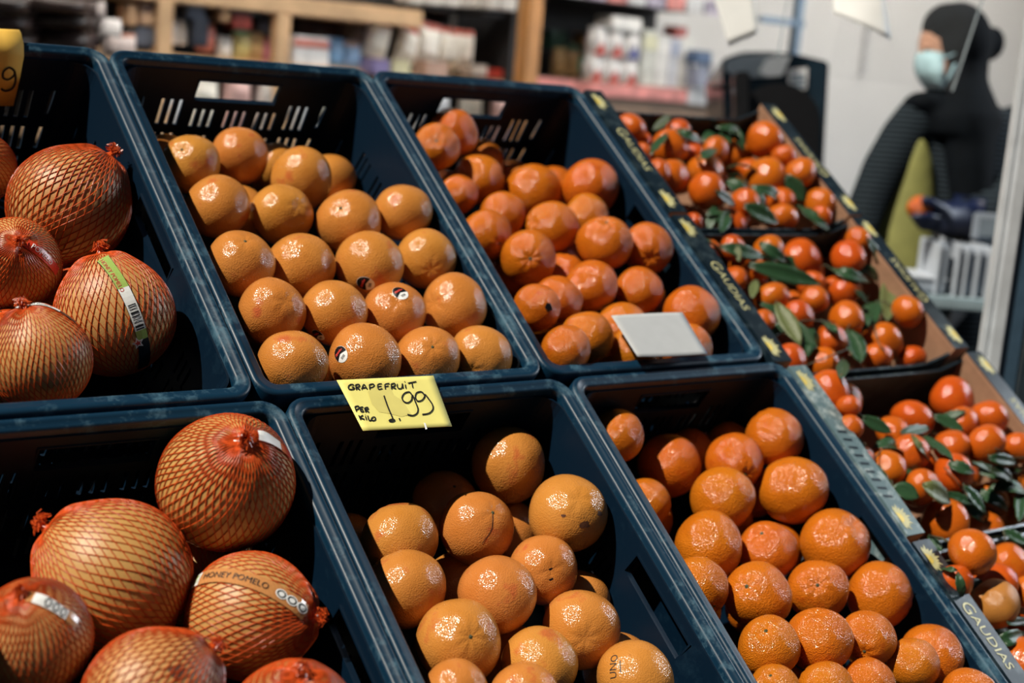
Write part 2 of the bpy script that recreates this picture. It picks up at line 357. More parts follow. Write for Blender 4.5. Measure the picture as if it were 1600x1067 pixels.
def carton(ya, yb, label, sheen_painted, dx=0.):
    L_ = yb-ya; cy = (ya+yb)/2; cx = (BX0+BX1)/2+dx; wx = (BX1-BX0)/2
    r = empty('fruit_carton', sw(cx, cy, -BH), (TILT, 0, 0)); tag(r, label, 'carton', 'clementine cartons on the right of the stall')
    link('carton_floor', box_mesh('carton_floor', (0, 0, .003), (2*wx-.02, L_-.012, .006), .001), 'kraft', r)
    for s in (-1, 1):
        # folded side: outer face upright, wide printed top strip, inner face slanting back
        prof = [(wx, .0), (wx, BH), (wx-.034, BH), (wx-.034, BH-.006), (wx-.016, .006), (wx-.016, 0)]
        vs = []; n = len(prof)
        for y in (-L_/2+.001, L_/2-.001): vs += [(s*x, y, z) for x, z in prof]
        fs = [tuple(range(n)) if s > 0 else tuple(range(n))[::-1], tuple(range(n, 2*n))[::-1] if s > 0 else tuple(range(n, 2*n))]
        for k in range(n):
            q = (k, n+k, n+(k+1) % n, (k+1) % n); fs.append(q if s < 0 else q[::-1])
        bm = bmesh.new(); me = mesh_from('side_wall', vs, fs); bm.from_mesh(me); bmesh.ops.recalc_face_normals(bm, faces=bm.faces[:]); me2 = bm_mesh('side_wall', bm)
        side = link('side_wall', me2, 'kraft', r)
        # printed wrap (top strip and outer face)
        bm = bmesh.new(); bbox(bm, (s*(wx-.0165), 0, BH+.0006), (.0355, L_-.003, .0012)); bbox(bm, (s*(wx+.0006), 0, BH*.5), (.0012, L_-.003, BH))
        link('printed_strip', bm_mesh('printed_strip', bm), 'carton_print_sheen' if (sheen_painted and s < 0) else 'carton_print', side)
        # lettering and flowers on the strip; the top of the letters points to the carton's right (left strip) or left (right strip)
        zt = BH+.0017; xs = s*(wx-.0165)
        if s < 0: M = Matrix(((0, 1, 0, xs), (-1, 0, 0, 0), (0, 0, 1, zt), (0, 0, 0, 1)))
        else: M = Matrix(((0, -1, 0, xs), (1, 0, 0, 0), (0, 0, 1, zt), (0, 0, 0, 1)))
        if not (sheen_painted and s < 0):
            gv, gf = text_geo('G', .028); tv, tf = text_geo('AUDIAS', .020)
            V, F = merge([([Vector((v.x-.040, v.y-.011)) for v in gv], gf), ([Vector((v.x*1.15+.011, v.y-.0085)) for v in tv], tf)])
            flat('lettering', V, F, M, 'print_cream', side)
        else:                                # sky sheen painted as a pale strip, with a few printed bars
            bars = []
            for k in range(9):
                u = -.03+k*.014; bars.append(([Vector((u, -.012)), Vector((u+.004, -.012)), Vector((u+.007, .004)), Vector((u+.003, .004))], [(0, 1, 2, 3)]))
            V, F = merge(bars); flat('printed_bars', V, F, M, 'carton_print', side)
        for e in (-1, 1):
            V, F = sunflower(.024); ctr, cf = disc(.0085, 10, 0, math.pi)
            T = Matrix.Translation((e*(L_/2-.030), -.012, 0))
            flat('flower_print', V, F, M @ T, 'print_cream', side); flat('flower_print', ctr, cf, M @ T @ Matrix.Translation((0, 0, .0003)), 'print_yellow', side)
    for e in (-1, 1):
        # end walls: low in the middle, rising to the corners
        N_ = 16; vs = []; fs = []; y0 = e*(L_/2-.004)
        for k in range(N_+1):
            x = -wx+.018+(2*wx-.036)*k/N_; t = abs(2*k/N_-1); z = BH*(.74+.24*max(0, (t-.72)/.28)**1.2)
            vs += [(x, y0-.002, 0), (x, y0-.002, z), (x, y0+.002, z), (x, y0+.002, 0)]
        for k in range(N_):
            a = 4*k; b = a+4
            for i in range(4): fs.append((a+i, a+(i+1) % 4, b+(i+1) % 4, b+i))
        fs += [(0, 3, 2, 1), (4*N_, 4*N_+1, 4*N_+2, 4*N_+3)]
        bm = bmesh.new(); me = mesh_from('end_wall', vs, fs); bm.from_mesh(me); bmesh.ops.recalc_face_normals(bm, faces=bm.faces[:])
        ew = link('end_wall', bm_mesh('end_wall', bm), 'carton_print', r)
        if e < 0:
            M = Matrix.Translation((0, y0-.0027, .060)) @ Matrix.Rotation(math.pi/2, 4, 'X')
            tv, tf = text_geo('GAUDIAS', .052); flat('lettering', [Vector((v.x*1.25, v.y)) for v in tv], tf, M, 'print_cream', ew)
    return r
carton(.300, .590, 'dark printed carton of clementines at the far end, beside the shop scale', False)
carton(-.007, .296, 'dark printed carton with the clearest GAUDIAS strip, second from the far end', False)
carton(-.315, -.014, 'carton with painted sky sheen on its left strip, third from the far end', True, .02)
carton(-.62, -.322, 'nearest dark printed carton of clementines, cut by the lower right picture edge', False, .02)

# ------------------------------------------------------------------ fruit
FRUIT = {'B': [(0.0921, 0.4549, -0.0698, 0.0397), (0.1741, 0.479, -0.0732, 0.0401), (0.2441, 0.4272, -0.0657, 0.0438), (0.3304, 0.4813, -0.114, 0.0388), (0.2585, 0.5145, -0.1282, 0.0394), (0.11, 0.5421, -0.1421, 0.0373), (0.0926, 0.3587, -0.0562, 0.0425), (0.1789, 0.345, -0.0544, 0.041), (0.2581, 0.3114, -0.0352, 0.044), (0.3407, 0.3191, -0.024, 0.0416), (0.3384, 0.4024, -0.1172, 0.0418), (0.0758, 0.2386, -0.0369, 0.0422), (0.1598, 0.2376, -0.0417, 0.0434), (0.2491, 0.2253, -0.0285, 0.0443), (0.3399, 0.2334, -0.0274, 0.0406), (0.0805, 0.1486, -0.0269, 0.0402), (0.1614, 0.1434, -0.0261, 0.0413), (0.2458, 0.1381, -0.0254, 0.04), (0.3366, 0.1408, -0.0217, 0.0436), (0.0675, 0.0558, -0.0162, 0.0409), (0.1646, 0.0587, -0.0181, 0.044), (0.2521, 0.0553, -0.0186, 0.0406), (0.3329, 0.054, -0.0184, 0.0393)],
    'C': [(0.5012, 0.5023, -0.0604, 0.0355), (0.5579, 0.547, -0.0697, 0.0385), (0.6406, 0.5482, -0.1269, 0.0369), (0.578, 0.4679, -0.0938, 0.0393), (0.516, 0.4263, -0.0871, 0.0305), (0.5633, 0.3705, -0.0752, 0.0352), (0.5034, 0.3208, -0.0677, 0.0368), (0.659, 0.4322, -0.0851, 0.0446), (0.7419, 0.4778, -0.1172, 0.0382), (0.7346, 0.4043, -0.0464, 0.0458), (0.6888, 0.3395, -0.0467, 0.0349), (0.6176, 0.3231, -0.0553, 0.0398), (0.5328, 0.254, -0.048, 0.04), (0.6628, 0.2593, -0.0231, 0.0412), (0.7412, 0.2484, -0.0247, 0.0392), (0.599, 0.1849, -0.0372, 0.039), (0.5289, 0.163, -0.038, 0.0345), (0.4696, 0.1373, -0.0248, 0.0326), (0.6817, 0.1718, -0.0355, 0.0352), (0.7356, 0.112, -0.0228, 0.0424), (0.5202, 0.0776, -0.0212, 0.036), (0.46, 0.0482, -0.0088, 0.0332), (0.6144, 0.1073, -0.0409, 0.0375), (0.5861, 0.0477, -0.0195, 0.0329), (0.689, 0.0507, -0.0261, 0.0359)],
    'A': [(-0.0921, 0.3734, -0.0711, 0.0722), (-0.1677, 0.4778, -0.1062, 0.0435), (-0.1833, 0.2744, -0.07, 0.0525), (-0.1028, 0.1654, -0.0439, 0.0661), (-0.2074, 0.0988, -0.0347, 0.0532)],
    'D': [(-0.0658, -0.092, -0.022, 0.0703), (-0.1837, -0.1453, -0.087, 0.0753), (-0.0733, -0.2269, -0.0662, 0.0636), (-0.2879, -0.2122, -0.0629, 0.053), (-0.2053, -0.3033, -0.051, 0.0633), (-0.0911, -0.3692, -0.0382, 0.0622)],
    'E': [(0.3465, -0.0674, -0.0881, 0.0478), (0.2709, -0.0767, -0.141, 0.0418), (0.2564, -0.1506, -0.0882, 0.0444), (0.357, -0.1738, -0.0487, 0.0473), (0.1583, -0.1434, -0.1004, 0.0447), (0.121, -0.22, -0.0784, 0.0447), (0.2537, -0.1767, -0.1686, 0.0415), (0.2161, -0.2571, -0.0586, 0.0447), (0.2965, -0.2335, -0.0645, 0.0406), (0.364, -0.2564, -0.117, 0.0398), (0.3016, -0.3185, -0.0621, 0.0446), (0.1394, -0.3051, -0.0582, 0.0461), (0.223, -0.3499, -0.0586, 0.0414), (0.0951, -0.3703, -0.0419, 0.0356), (0.1642, -0.3945, -0.0343, 0.0375), (0.318, -0.3999, -0.04, 0.0426), (0.3638, -0.3513, -0.1081, 0.04), (0.1351, -0.1009, -0.1653, 0.0377)],
    'F': [(0.5198, -0.0555, -0.0672, 0.0361), (0.6195, -0.0847, -0.1076, 0.0435), (0.6894, -0.0557, -0.1273, 0.036), (0.535, -0.144, -0.1003, 0.0333), (0.6897, -0.1207, -0.0658, 0.0399), (0.7628, -0.0555, -0.1219, 0.0358), (0.764, -0.1035, -0.0443, 0.0408), (0.6283, -0.1742, -0.065, 0.0428), (0.7445, -0.1868, -0.052, 0.0466), (0.5682, -0.234, -0.075, 0.0439), (0.6519, -0.2609, -0.07, 0.0389), (0.7524, -0.278, -0.0497, 0.0464), (0.4958, -0.2954, -0.0616, 0.038), (0.5732, -0.3262, -0.053, 0.0417), (0.6721, -0.3374, -0.0509, 0.0389), (0.7596, -0.3664, -0.0427, 0.0428), (0.5079, -0.4085, -0.0215, 0.0364), (0.5815, -0.4174, -0.0151, 0.0394), (0.6518, -0.4323, -0.0106, 0.034), (0.7641, -0.4659, -0.0321, 0.04), (0.6976, -0.4781, -0.0101, 0.0325), (0.4721, -0.4611, -0.0154, 0.0288), (0.5437, -0.4779, -0.0147, 0.033), (0.6127, -0.4856, -0.015, 0.0323), (0.7382, -0.541, -0.0004, 0.0368)],
    'K1': [(0.9092, 0.5512, -0.0452, 0.0269), (0.9716, 0.509, -0.0446, 0.0314), (1.0232, 0.557, -0.0451, 0.021), (0.8949, 0.4887, -0.0443, 0.018), (1.1931, 0.5177, -0.0249, 0.0341), (1.1762, 0.5416, -0.0819, 0.0311), (0.9255, 0.4326, -0.0445, 0.0294), (0.8803, 0.4249, -0.0264, 0.0207), (1.0044, 0.4445, -0.037, 0.0311), (0.9585, 0.3832, -0.0277, 0.0313), (1.0208, 0.4991, -0.0479, 0.0197), (1.1408, 0.4329, -0.0392, 0.0376), (1.193, 0.4155, -0.0096, 0.0288), (1.1575, 0.4835, -0.0653, 0.0226), (1.0363, 0.3628, -0.0327, 0.0244), (1.1363, 0.3738, -0.0397, 0.024), (1.1088, 0.3331, -0.0401, 0.0269), (1.2044, 0.3525, -0.0227, 0.0264), (1.0004, 0.337, -0.0581, 0.0274), (0.9007, 0.3251, -0.0431, 0.0153), (1.1797, 0.319, -0.0213, 0.0185), (1.0825, 0.5107, -0.0481, 0.0245), (1.1951, 0.4642, -0.0162, 0.0224)],
    'K2': [(0.9005, 0.2659, -0.0488, 0.0171), (0.9405, 0.2618, -0.0393, 0.0213), (1.0177, 0.2573, -0.0397, 0.0259), (1.099, 0.2462, -0.0516, 0.0349), (0.9081, 0.2025, -0.0474, 0.0209), (0.9489, 0.1531, -0.0404, 0.0268), (0.8867, 0.1016, -0.0315, 0.0173), (1.0384, 0.1456, -0.0387, 0.0223), (1.1657, 0.22, -0.0202, 0.0286), (1.1272, 0.1626, -0.0403, 0.0292), (1.0677, 0.0965, -0.0307, 0.0272), (0.9646, 0.1059, -0.0314, 0.0246), (1.1448, 0.0612, -0.0539, 0.0329), (1.0978, 0.0275, -0.0496, 0.0261), (0.9761, 0.0278, -0.054, 0.0263), (0.8923, 0.0265, -0.0373, 0.0246), (1.1991, 0.0908, -0.0159, 0.0259), (1.0662, 0.1826, -0.0442, 0.0227), (1.0102, 0.0604, -0.0369, 0.0247), (1.1879, 0.0243, -0.0543, 0.0227), (0.9673, 0.2189, -0.0497, 0.0223), (1.2039, 0.2488, -0.0085, 0.0215)],
    'K3': [(0.8905, -0.055, -0.0138, 0.0295), (0.8837, -0.0978, 0.0033, 0.0181), (0.8685, -0.1288, -0.0044, 0.0179), (1.0711, -0.098, -0.047, 0.032), (1.1889, -0.0729, -0.0422, 0.0362), (1.1959, -0.1338, -0.0156, 0.0296), (1.1402, -0.1331, -0.0267, 0.0282), (1.0763, -0.1703, -0.023, 0.0265), (0.9963, -0.1645, -0.0355, 0.0279), (0.9318, -0.1824, -0.0389, 0.0264), (1.0424, -0.2162, -0.0282, 0.0316), (1.1278, -0.1861, -0.0075, 0.0305), (0.8955, -0.1619, -0.0346, 0.0163), (1.002, -0.2719, -0.0604, 0.0338), (1.1082, -0.284, -0.0906, 0.0322), (1.1978, -0.2373, -0.0624, 0.0292), (1.1999, -0.1977, -0.0108, 0.0252), (1.1441, -0.2459, -0.0688, 0.0278), (1.1979, -0.2828, -0.091, 0.0292), (0.9605, -0.2262, -0.0289, 0.0254), (1.0106, -0.1162, -0.0477, 0.0247)],
    'K4': [(0.8972, -0.3632, 0.0182, 0.0313), (1.0451, -0.3645, -0.0437, 0.0306), (0.8572, -0.3898, -0.003, 0.0225), (0.9775, -0.3892, -0.0384, 0.0315), (0.9269, -0.4239, -0.0216, 0.0331), (0.9986, -0.4512, -0.0736, 0.028), (1.0272, -0.4162, -0.0318, 0.0264), (0.859, -0.5051, -0.0463, 0.0246), (0.9203, -0.5121, -0.0323, 0.0398), (0.9552, -0.4723, -0.0626, 0.0223)]}
FILL = {'B': [(0.1141, 0.0862, -0.0775, 0.0384), (0.202, 0.0932, -0.0828, 0.0387), (0.1132, 0.1846, -0.0884, 0.0387), (0.156, 0.4046, -0.1102, 0.04), (0.2539, 0.1326, -0.132, 0.0397), (0.3299, 0.1401, -0.1446, 0.0387)],
    'C': [(0.732, 0.1944, -0.0809, 0.0361), (0.6752, 0.1158, -0.0831, 0.0372), (0.6105, 0.2482, -0.0866, 0.0384), (0.553, 0.1856, -0.1003, 0.0364), (0.7286, 0.3547, -0.1118, 0.0369), (0.5558, 0.2946, -0.1131, 0.0373), (0.662, 0.3236, -0.1168, 0.0369), (0.7322, 0.1352, -0.1261, 0.0362), (0.5947, 0.1321, -0.1333, 0.0376), (0.5955, 0.2142, -0.1531, 0.0358), (0.7082, 0.5338, -0.1554, 0.0372), (0.6124, 0.2848, -0.1604, 0.0374), (0.6889, 0.1772, -0.1646, 0.0361), (0.5734, 0.52, -0.1696, 0.038)],
    'A': [(-0.1992, 0.1743, -0.1281, 0.0613), (-0.0957, 0.2486, -0.1361, 0.0599)],
    'D': [(-0.1239, -0.3124, -0.1431, 0.0599)],
    'E': [(0.2427, -0.3076, -0.1243, 0.0402), (0.169, -0.2819, -0.1353, 0.0387), (0.3559, -0.122, -0.1579, 0.0418)],
    'F': [(0.5449, -0.4471, -0.0784, 0.0378), (0.7425, -0.4709, -0.1105, 0.036), (0.7187, -0.2365, -0.1127, 0.0367), (0.621, -0.3139, -0.1136, 0.0363), (0.7549, -0.1386, -0.1211, 0.0364), (0.5371, -0.2918, -0.127, 0.0359), (0.6843, -0.1661, -0.1298, 0.0395), (0.6672, -0.4531, -0.1308, 0.0358), (0.5758, -0.1329, -0.1582, 0.0382), (0.7561, -0.1942, -0.1676, 0.0357)],
    'K1': [(1.1841, 0.393, -0.0575, 0.024), (1.0541, 0.4519, -0.0672, 0.0243), (1.0607, 0.552, -0.0721, 0.0239), (0.9503, 0.5498, -0.0768, 0.0243), (1.0492, 0.3556, -0.0785, 0.0245), (1.0056, 0.4776, -0.0923, 0.0243), (1.1916, 0.4923, -0.1014, 0.0249)],
    'K2': [(1.119, 0.1148, -0.0644, 0.0242), (0.9799, 0.2565, -0.0758, 0.0254), (1.0351, 0.1737, -0.0792, 0.0243), (1.0942, 0.1889, -0.081, 0.0241), (1.0815, 0.0856, -0.0815, 0.0241), (1.19, 0.2133, -0.0925, 0.0246), (1.1605, 0.2567, -0.0946, 0.025)],
    'K3': [(0.9532, -0.0532, -0.0398, 0.0249), (1.17, -0.1762, -0.0459, 0.0249), (1.0981, -0.2085, -0.0481, 0.0243), (1.0439, -0.1696, -0.0626, 0.0241), (0.9966, -0.2099, -0.0655, 0.0257), (1.1373, -0.195, -0.0766, 0.0244), (1.0367, -0.1189, -0.0913, 0.024)],
    'K4': [(0.9879, -0.3621, -0.0884, 0.0241)]}
def rad_fn(kind, var):
    rnd = random.Random(kind+str(var)); ph = [rnd.uniform(0, 6.28) for _ in range(8)]; ob = {'grapefruit': .93, 'orange': .965, 'clementine': .86, 'pomelo': 1.0}[kind]+rnd.uniform(-.02, .02)
    lump = {'grapefruit': .028, 'orange': .030, 'clementine': .032, 'pomelo': .015}[kind]; nc = rnd.choice((5, 6, 7, 8)); dd = {'grapefruit': .045, 'orange': .075, 'clementine': .09, 'pomelo': .03}[kind]
    def fn(d):
        x, y, z = d; a = math.acos(max(-1, min(1, z))); phi = math.atan2(y, x)
        r = 1/math.sqrt((x*x+y*y)+(z/ob)**2)
        r += lump*(math.sin(2.1*x+ph[0])*math.sin(2.3*y+ph[1])+.6*math.sin(3.4*y+2*z+ph[2])*math.sin(2.9*x+ph[3])+.35*math.sin(5*z+3*x+ph[4])*math.sin(5*y+ph[5]))
        r -= dd*math.exp(-(a/.20)**2)
        r += (.034 if kind != 'grapefruit' else .016)*math.exp(-((a-.34)/.20)**2)*(.5+.5*math.cos(nc*phi+ph[6]))
        b = math.pi-a
        if kind == 'orange': r -= .05*math.exp(-(b/.13)**2)-.03*math.exp(-(b/.06)**2)
        elif kind == 'pomelo': r += .09*math.exp(-(a/.5)**2)
        else: r -= .02*math.exp(-(b/.18)**2)
        return r
    return fn
VAR = {}
def fruit_mesh(kind, var):
    if (kind, var) in VAR: return VAR[(kind, var)]
    fn = rad_fn(kind, var); ns, nr = (44, 30) if kind != 'clementine' else (32, 22); vs = [Vector((0, 0, fn((0, 0, 1))))]; fs = []
    th = [math.pi*(k/nr)**1.0 for k in range(1, nr)]
    for t in th:
        for k in range(ns):
            p = 2*math.pi*k/ns; d = (math.sin(t)*math.cos(p), math.sin(t)*math.sin(p), math.cos(t)); r = fn(d); vs.append(Vector(d)*r)
    vs.append(Vector((0, 0, -fn((0, 0, -1))))); e = len(vs)-1
    for k in range(ns): fs.append((0, 1+k, 1+(k+1) % ns))
    for j in range(len(th)-1):
        a = 1+j*ns; b = a+ns
        for k in range(ns): fs.append((a+k, b+k, b+(k+1) % ns, a+(k+1) % ns))
    a = 1+(len(th)-1)*ns
    for k in range(ns): fs.append((a+k, e, a+(k+1) % ns))
    me = mesh_from(kind, vs, fs)
    for p in me.polygons: p.use_smooth = True
    VAR[(kind, var)] = (me, fn); return VAR[(kind, var)]
def calyx_mesh(kind):                        # little star-shaped button
    bm = bmesh.new(); n = 10; z0 = 0
    top = bm.verts.new((0, 0, .03)); ring = []
    for k in range(n):
        r = .085 if k % 2 == 0 else .05; a = 2*math.pi*k/n; ring.append(bm.verts.new((r*math.cos(a), r*math.sin(a), .0 if k % 2 else -.005)))
    low = [bm.verts.new((v.co.x*.9, v.co.y*.9, -.05)) for v in ring]
    for k in range(n):
        bm.faces.new((top, ring[k], ring[(k+1) % n])); bm.faces.new((ring[k], low[k], low[(k+1) % n], ring[(k+1) % n]))
    return bm_mesh('calyx', bm)
CAL = calyx_mesh('x')
def surf_dir(P, r, px, py):                  # direction from a fruit's centre to the spot seen at a picture position
    v = ray(px, py).normalized(); oc = CAMPOS-P; b = oc.dot(v); c = oc.dot(oc)-r*r; D = b*b-c
    if D > 0: q = CAMPOS + v*(-b-math.sqrt(D))
    else: q = CAMPOS + v*(-b)
    return (q-P).normalized()
ALL = []                                      # (object, matrix, world centre, radius, fn)
def fruit(kind, P, r, label, group, stem=None, mat=None, spin=None, calyx=True, name=None, var=None, axis=None):
    var = random.randrange(6) if var is None else var
    me, fn = fruit_mesh(kind, var)
    if stem: ax = surf_dir(P, r, *stem)
    elif axis is not None: ax = Vector(axis).normalized()
    else:
        while True:
            ax = Vector((random.gauss(0, 1), random.gauss(0, 1), random.gauss(0, 1))).normalized()
            if ax.dot((CAMPOS-P).normalized()) < -.15: break
    q = Vector((0, 0, 1)).rotation_difference(ax) @ Euler((0, 0, random.uniform(0, 6.28) if spin is None else spin)).to_quaternion()
    me2 = me
    o = bpy.data.objects.new(name or kind, me); COL.objects.link(o); o.location = P; o.rotation_mode = 'QUATERNION'; o.rotation_quaternion = q; o.scale = (r, r, r)
    want = MAT[mat or kind+'_skin']
    if not me.materials: me.materials.append(MAT[kind+'_skin'])
    if mat: o.material_slots[0].link = 'OBJECT'; o.material_slots[0].material = want
    tag(o, label, kind, group)
    M = Matrix.LocRotScale(P, q, (r, r, r))
    ALL.append((o, M, P, r, fn))
    if stem and calyx:
        c = link('stem_button', CAL, 'calyx', o); c.location = (0, 0, fn((0, 0, 1))+.005); s = 1.25 if kind != 'grapefruit' else .8; c.scale = (s, s, s)
    return o, M, fn
def patch(o, M, fn, px, py, up_px, shape, mat, name, lift=.012, P=None, r=None, sub=0):
    """a thin print or sticker moulded to the skin: shape is (verts, faces) in units of the fruit radius"""
    P = M.translation.copy(); r = M.to_scale()[0]; Mi = M.inverted()
    d = (Mi.to_3x3() @ surf_dir(P, r, px, py)).normalized(); u = (Mi.to_3x3() @ surf_dir(P, r, *up_px)).normalized(); u = (u-d*u.dot(d)).normalized(); s = u.cross(d)
    vs = []
    for v in shape[0]:
        e = (d+s*v[0]+u*v[1]).normalized(); vs.append(e*(fn(e)+lift))
    me = mesh_from(name, vs, shape[1])
    return link(name, me, mat, o)
def fine(shape, n=2):                         # subdivide so that it can bend
    me = mesh_from('t', [(v[0], v[1], 0) for v in shape[0]], shape[1]); bm = bmesh.new(); bm.from_mesh(me); bpy.data.meshes.remove(me)
    bmesh.ops.triangulate(bm, faces=bm.faces[:]); bmesh.ops.subdivide_edges(bm, edges=bm.edges[:], cuts=n, use_grid_fill=True)
    V = [v.co.copy() for v in bm.verts]; bm.verts.index_update(); F = [tuple(v.index for v in f.verts) for f in bm.faces]; bm.free(); return V, F
def sticker(fr, px, py, up_px, s=.24):
    o, M, fn = fr
    patch(o, M, fn, px, py, up_px, fine(disc(s, 20, 0, 2*math.pi, .8)), 'sticker_white', 'sticker', .008)
    k = patch(o, M, fn, px, py, up_px, fine(disc(s*.96, 20, math.radians(-18), math.radians(198), .8)), 'sticker_black', 'sticker_print', .013)
    sq = ribbon([(-s*.5, s*.2), (-s*.38, s*.45), (-s*.3, s*.18), (-s*.2, s*.4), (-s*.08, s*.2), (0, s*.38), (s*.12, s*.2), (s*.22, s*.42), (s*.32, s*.2), (s*.5, s*.3)], s*.1)
    patch(o, M, fn, px, py, up_px, sq, 'print_red', 'sticker_print', .018)
    bars = merge([([Vector((x, -s*.62)), Vector((x+s*.05, -s*.62)), Vector((x+s*.05, -s*.32)), Vector((x, -s*.32))], [(0, 1, 2, 3)]) for x in [(-.24+.09*i)*s for i in range(6)]])
    patch(o, M, fn, px, py, up_px, bars, 'sticker_black', 'sticker_print', .014)

def place(key, i): x, y, z, r = FRUIT[key][i]; return sw(x, y, z), r
STEM = {'B': {0: (283, 231), 2: None, 7: (469, 319), 8: (531, 323), 11: (384, 373), 12: (455, 381), 15: (447, 469), 17: (621, 470), 21: (677, 540), 14: (674, 422), 18: (674, 472), 22: (735, 580)},
        'C': {0: (682, 219), 6: (784, 382), 11: (830, 344), 12: (829, 404), 13: (948, 343), 14: (1016, 404)},
        'E': {1: (712, 757), 2: (772, 799), 11: (737, 994), 3: (905, 778), 8: (863, 890), 10: (915, 998)},
        'F': {4: (1166, 742), 10: (1189, 829), 13: (1165, 915), 14: (1277, 913), 16: (1196, 983), 21: (1203, 1052), 17: (1276, 955), 18: (1350, 1021), 11: (1336, 816), 12: (1120, 951)}}
ROW = ('front', 'second', 'third', 'fourth')
LB = {}
for row, ids in enumerate(((19, 20, 21, 22), (15, 16, 17, 18), (11, 12, 13, 14), (6, 7, 8, 9))):
    for c_, i in enumerate(ids): LB[i] = 'grapefruit in the neat back crate, %s row from the front, %s' % (ROW[row], ('leftmost', 'second from left', 'second from right', 'rightmost')[c_])
LB[20] = 'front-row grapefruit with a black and white sticker, just above the yellow price card'
LB[21] = 'puckered front-row grapefruit with creased stem end, above the yellow card'
LB[17] = 'grapefruit with a dark sticker at its top, second row of the neat back crate'
LB[13] = 'third-row grapefruit with a dark sticker on its underside, neat back crate'
LB[16] = 'second-row grapefruit with a black sticker low on its left, neat back crate'
LB[8] = 'fourth-row grapefruit with a clear round stem scar on top, neat back crate'
LB.update({0: 'grapefruit at the left end of the rearmost row of the neat back crate', 1: 'tallest rear grapefruit with tiny dark specks, under the hand hole of its crate', 2: 'rightmost fully lit grapefruit of the rearmost row, neat back crate',
           3: 'shaded grapefruit in the rear right corner of the neat back crate', 4: 'dark grapefruit peeping between the two rearmost lit ones, neat back crate', 5: 'dark grapefruit in the far left corner of the neat back crate', 10: 'shaded grapefruit peeping behind the fourth row, neat back crate'})
for i in range(len(FRUIT['B'])):
    P, r = place('B', i); f = fruit('grapefruit', P, r, LB[i], 'grapefruit in the back crate', STEM['B'].get(i), calyx=i in (0, 8, 11, 21))
    if i == 20: sticker(f, 531, 553, (522, 541), .27)
    if i == 17: sticker(f, 626, 455, (618, 449), .30)
    if i == 13: sticker(f, 571, 444, (560, 440), .28)
    if i == 16: sticker(f, 497, 524, (489, 515), .22)
LC = {0: 'orange at the far left of the back crate with a small dark dot', 1: 'highest orange at the far left of the back crate, under the slots', 2: 'shaded orange behind the top left pair in the back orange crate', 3: 'half-shaded orange below the top left pair in the back crate',
      4: 'small orange against the left wall, below the top pair, back crate', 5: 'orange in the left middle of the back crate, above the one with the dark stem', 6: 'orange against the left wall with a dark stem spot, back crate', 7: 'orange in the upper middle of the back crate, left of the largest round one',
      8: 'orange mostly hidden between the two upper middle ones, back crate', 9: 'large smooth orange alone near the right wall of the back crate', 10: 'orange tucked just under the large smooth one, back crate', 11: 'orange with an open navel on its left, middle of the back crate',
      12: 'orange with a star-creased stem end facing out, left of the back crate', 13: 'orange with a tiny black dot on top, right middle of the back crate', 14: 'yellower half-shaded orange at the right wall of the back crate', 15: 'orange in the centre of the back crate, below the dotted one',
      16: 'orange left of centre, behind the one with a black sticker, back crate', 17: 'orange with a small black sticker at the left wall of the back crate', 18: 'shaded orange right of centre in the back crate', 19: 'large orange at the right, just above the blank white card',
      20: 'orange left of the blank white card, second from the left corner', 21: 'orange in the front left corner of the back crate', 22: 'orange behind the top left corner of the blank white card', 23: 'orange under the lower left edge of the blank white card', 24: 'orange under the right edge of the blank white card'}
for i in range(len(FRUIT['C'])):
    P, r = place('C', i); f = fruit('orange', P, r, LC[i], 'oranges in the back crate', STEM['C'].get(i), calyx=i in (6, 12, 0, 13))
    if i == 17: patch(*f, 857, 480, (852, 470), fine(([Vector((-.13, -.17)), Vector((.13, -.17)), Vector((.15, .1)), Vector((0, .2)), Vector((-.15, .08))], [(0, 1, 2, 3, 4)])), 'sticker_black', 'sticker', .01)
LE = {0: 'topmost grapefruit of the front crate, half shaded, under the rim', 1: 'dark shaded grapefruit with a star stem at the back of the front crate', 2: 'grapefruit with a pale stem and a brown line running down', 3: 'bruised grapefruit with dark brown spots near the right wall', 4: 'grapefruit at the left wall, upper of two, front crate',
      5: 'grapefruit at the left wall with a pinkish blush, lower of two, front crate', 6: 'shaded grapefruit between the two at the left wall and the middle one', 7: 'smooth grapefruit in the middle of the front crate', 8: 'grapefruit with two small black nicks, right of the middle one', 9: 'shaded grapefruit behind the one with two black nicks',
      10: 'blushed grapefruit at the right side of the front crate, above the stamped one', 11: 'grapefruit with a hard shadow edge and a black stem dot, front crate', 12: 'reddish half-shaded grapefruit low in the front crate', 13: 'grapefruit cut by the bottom edge, leftmost, front crate', 14: 'grapefruit cut by the bottom edge, below the reddish one',
      15: 'grapefruit with a black stamped word at the lower right of the front crate', 16: 'shaded grapefruit peeping above the stamped one', 17: 'dark grapefruit at the left wall behind the upper left one'}
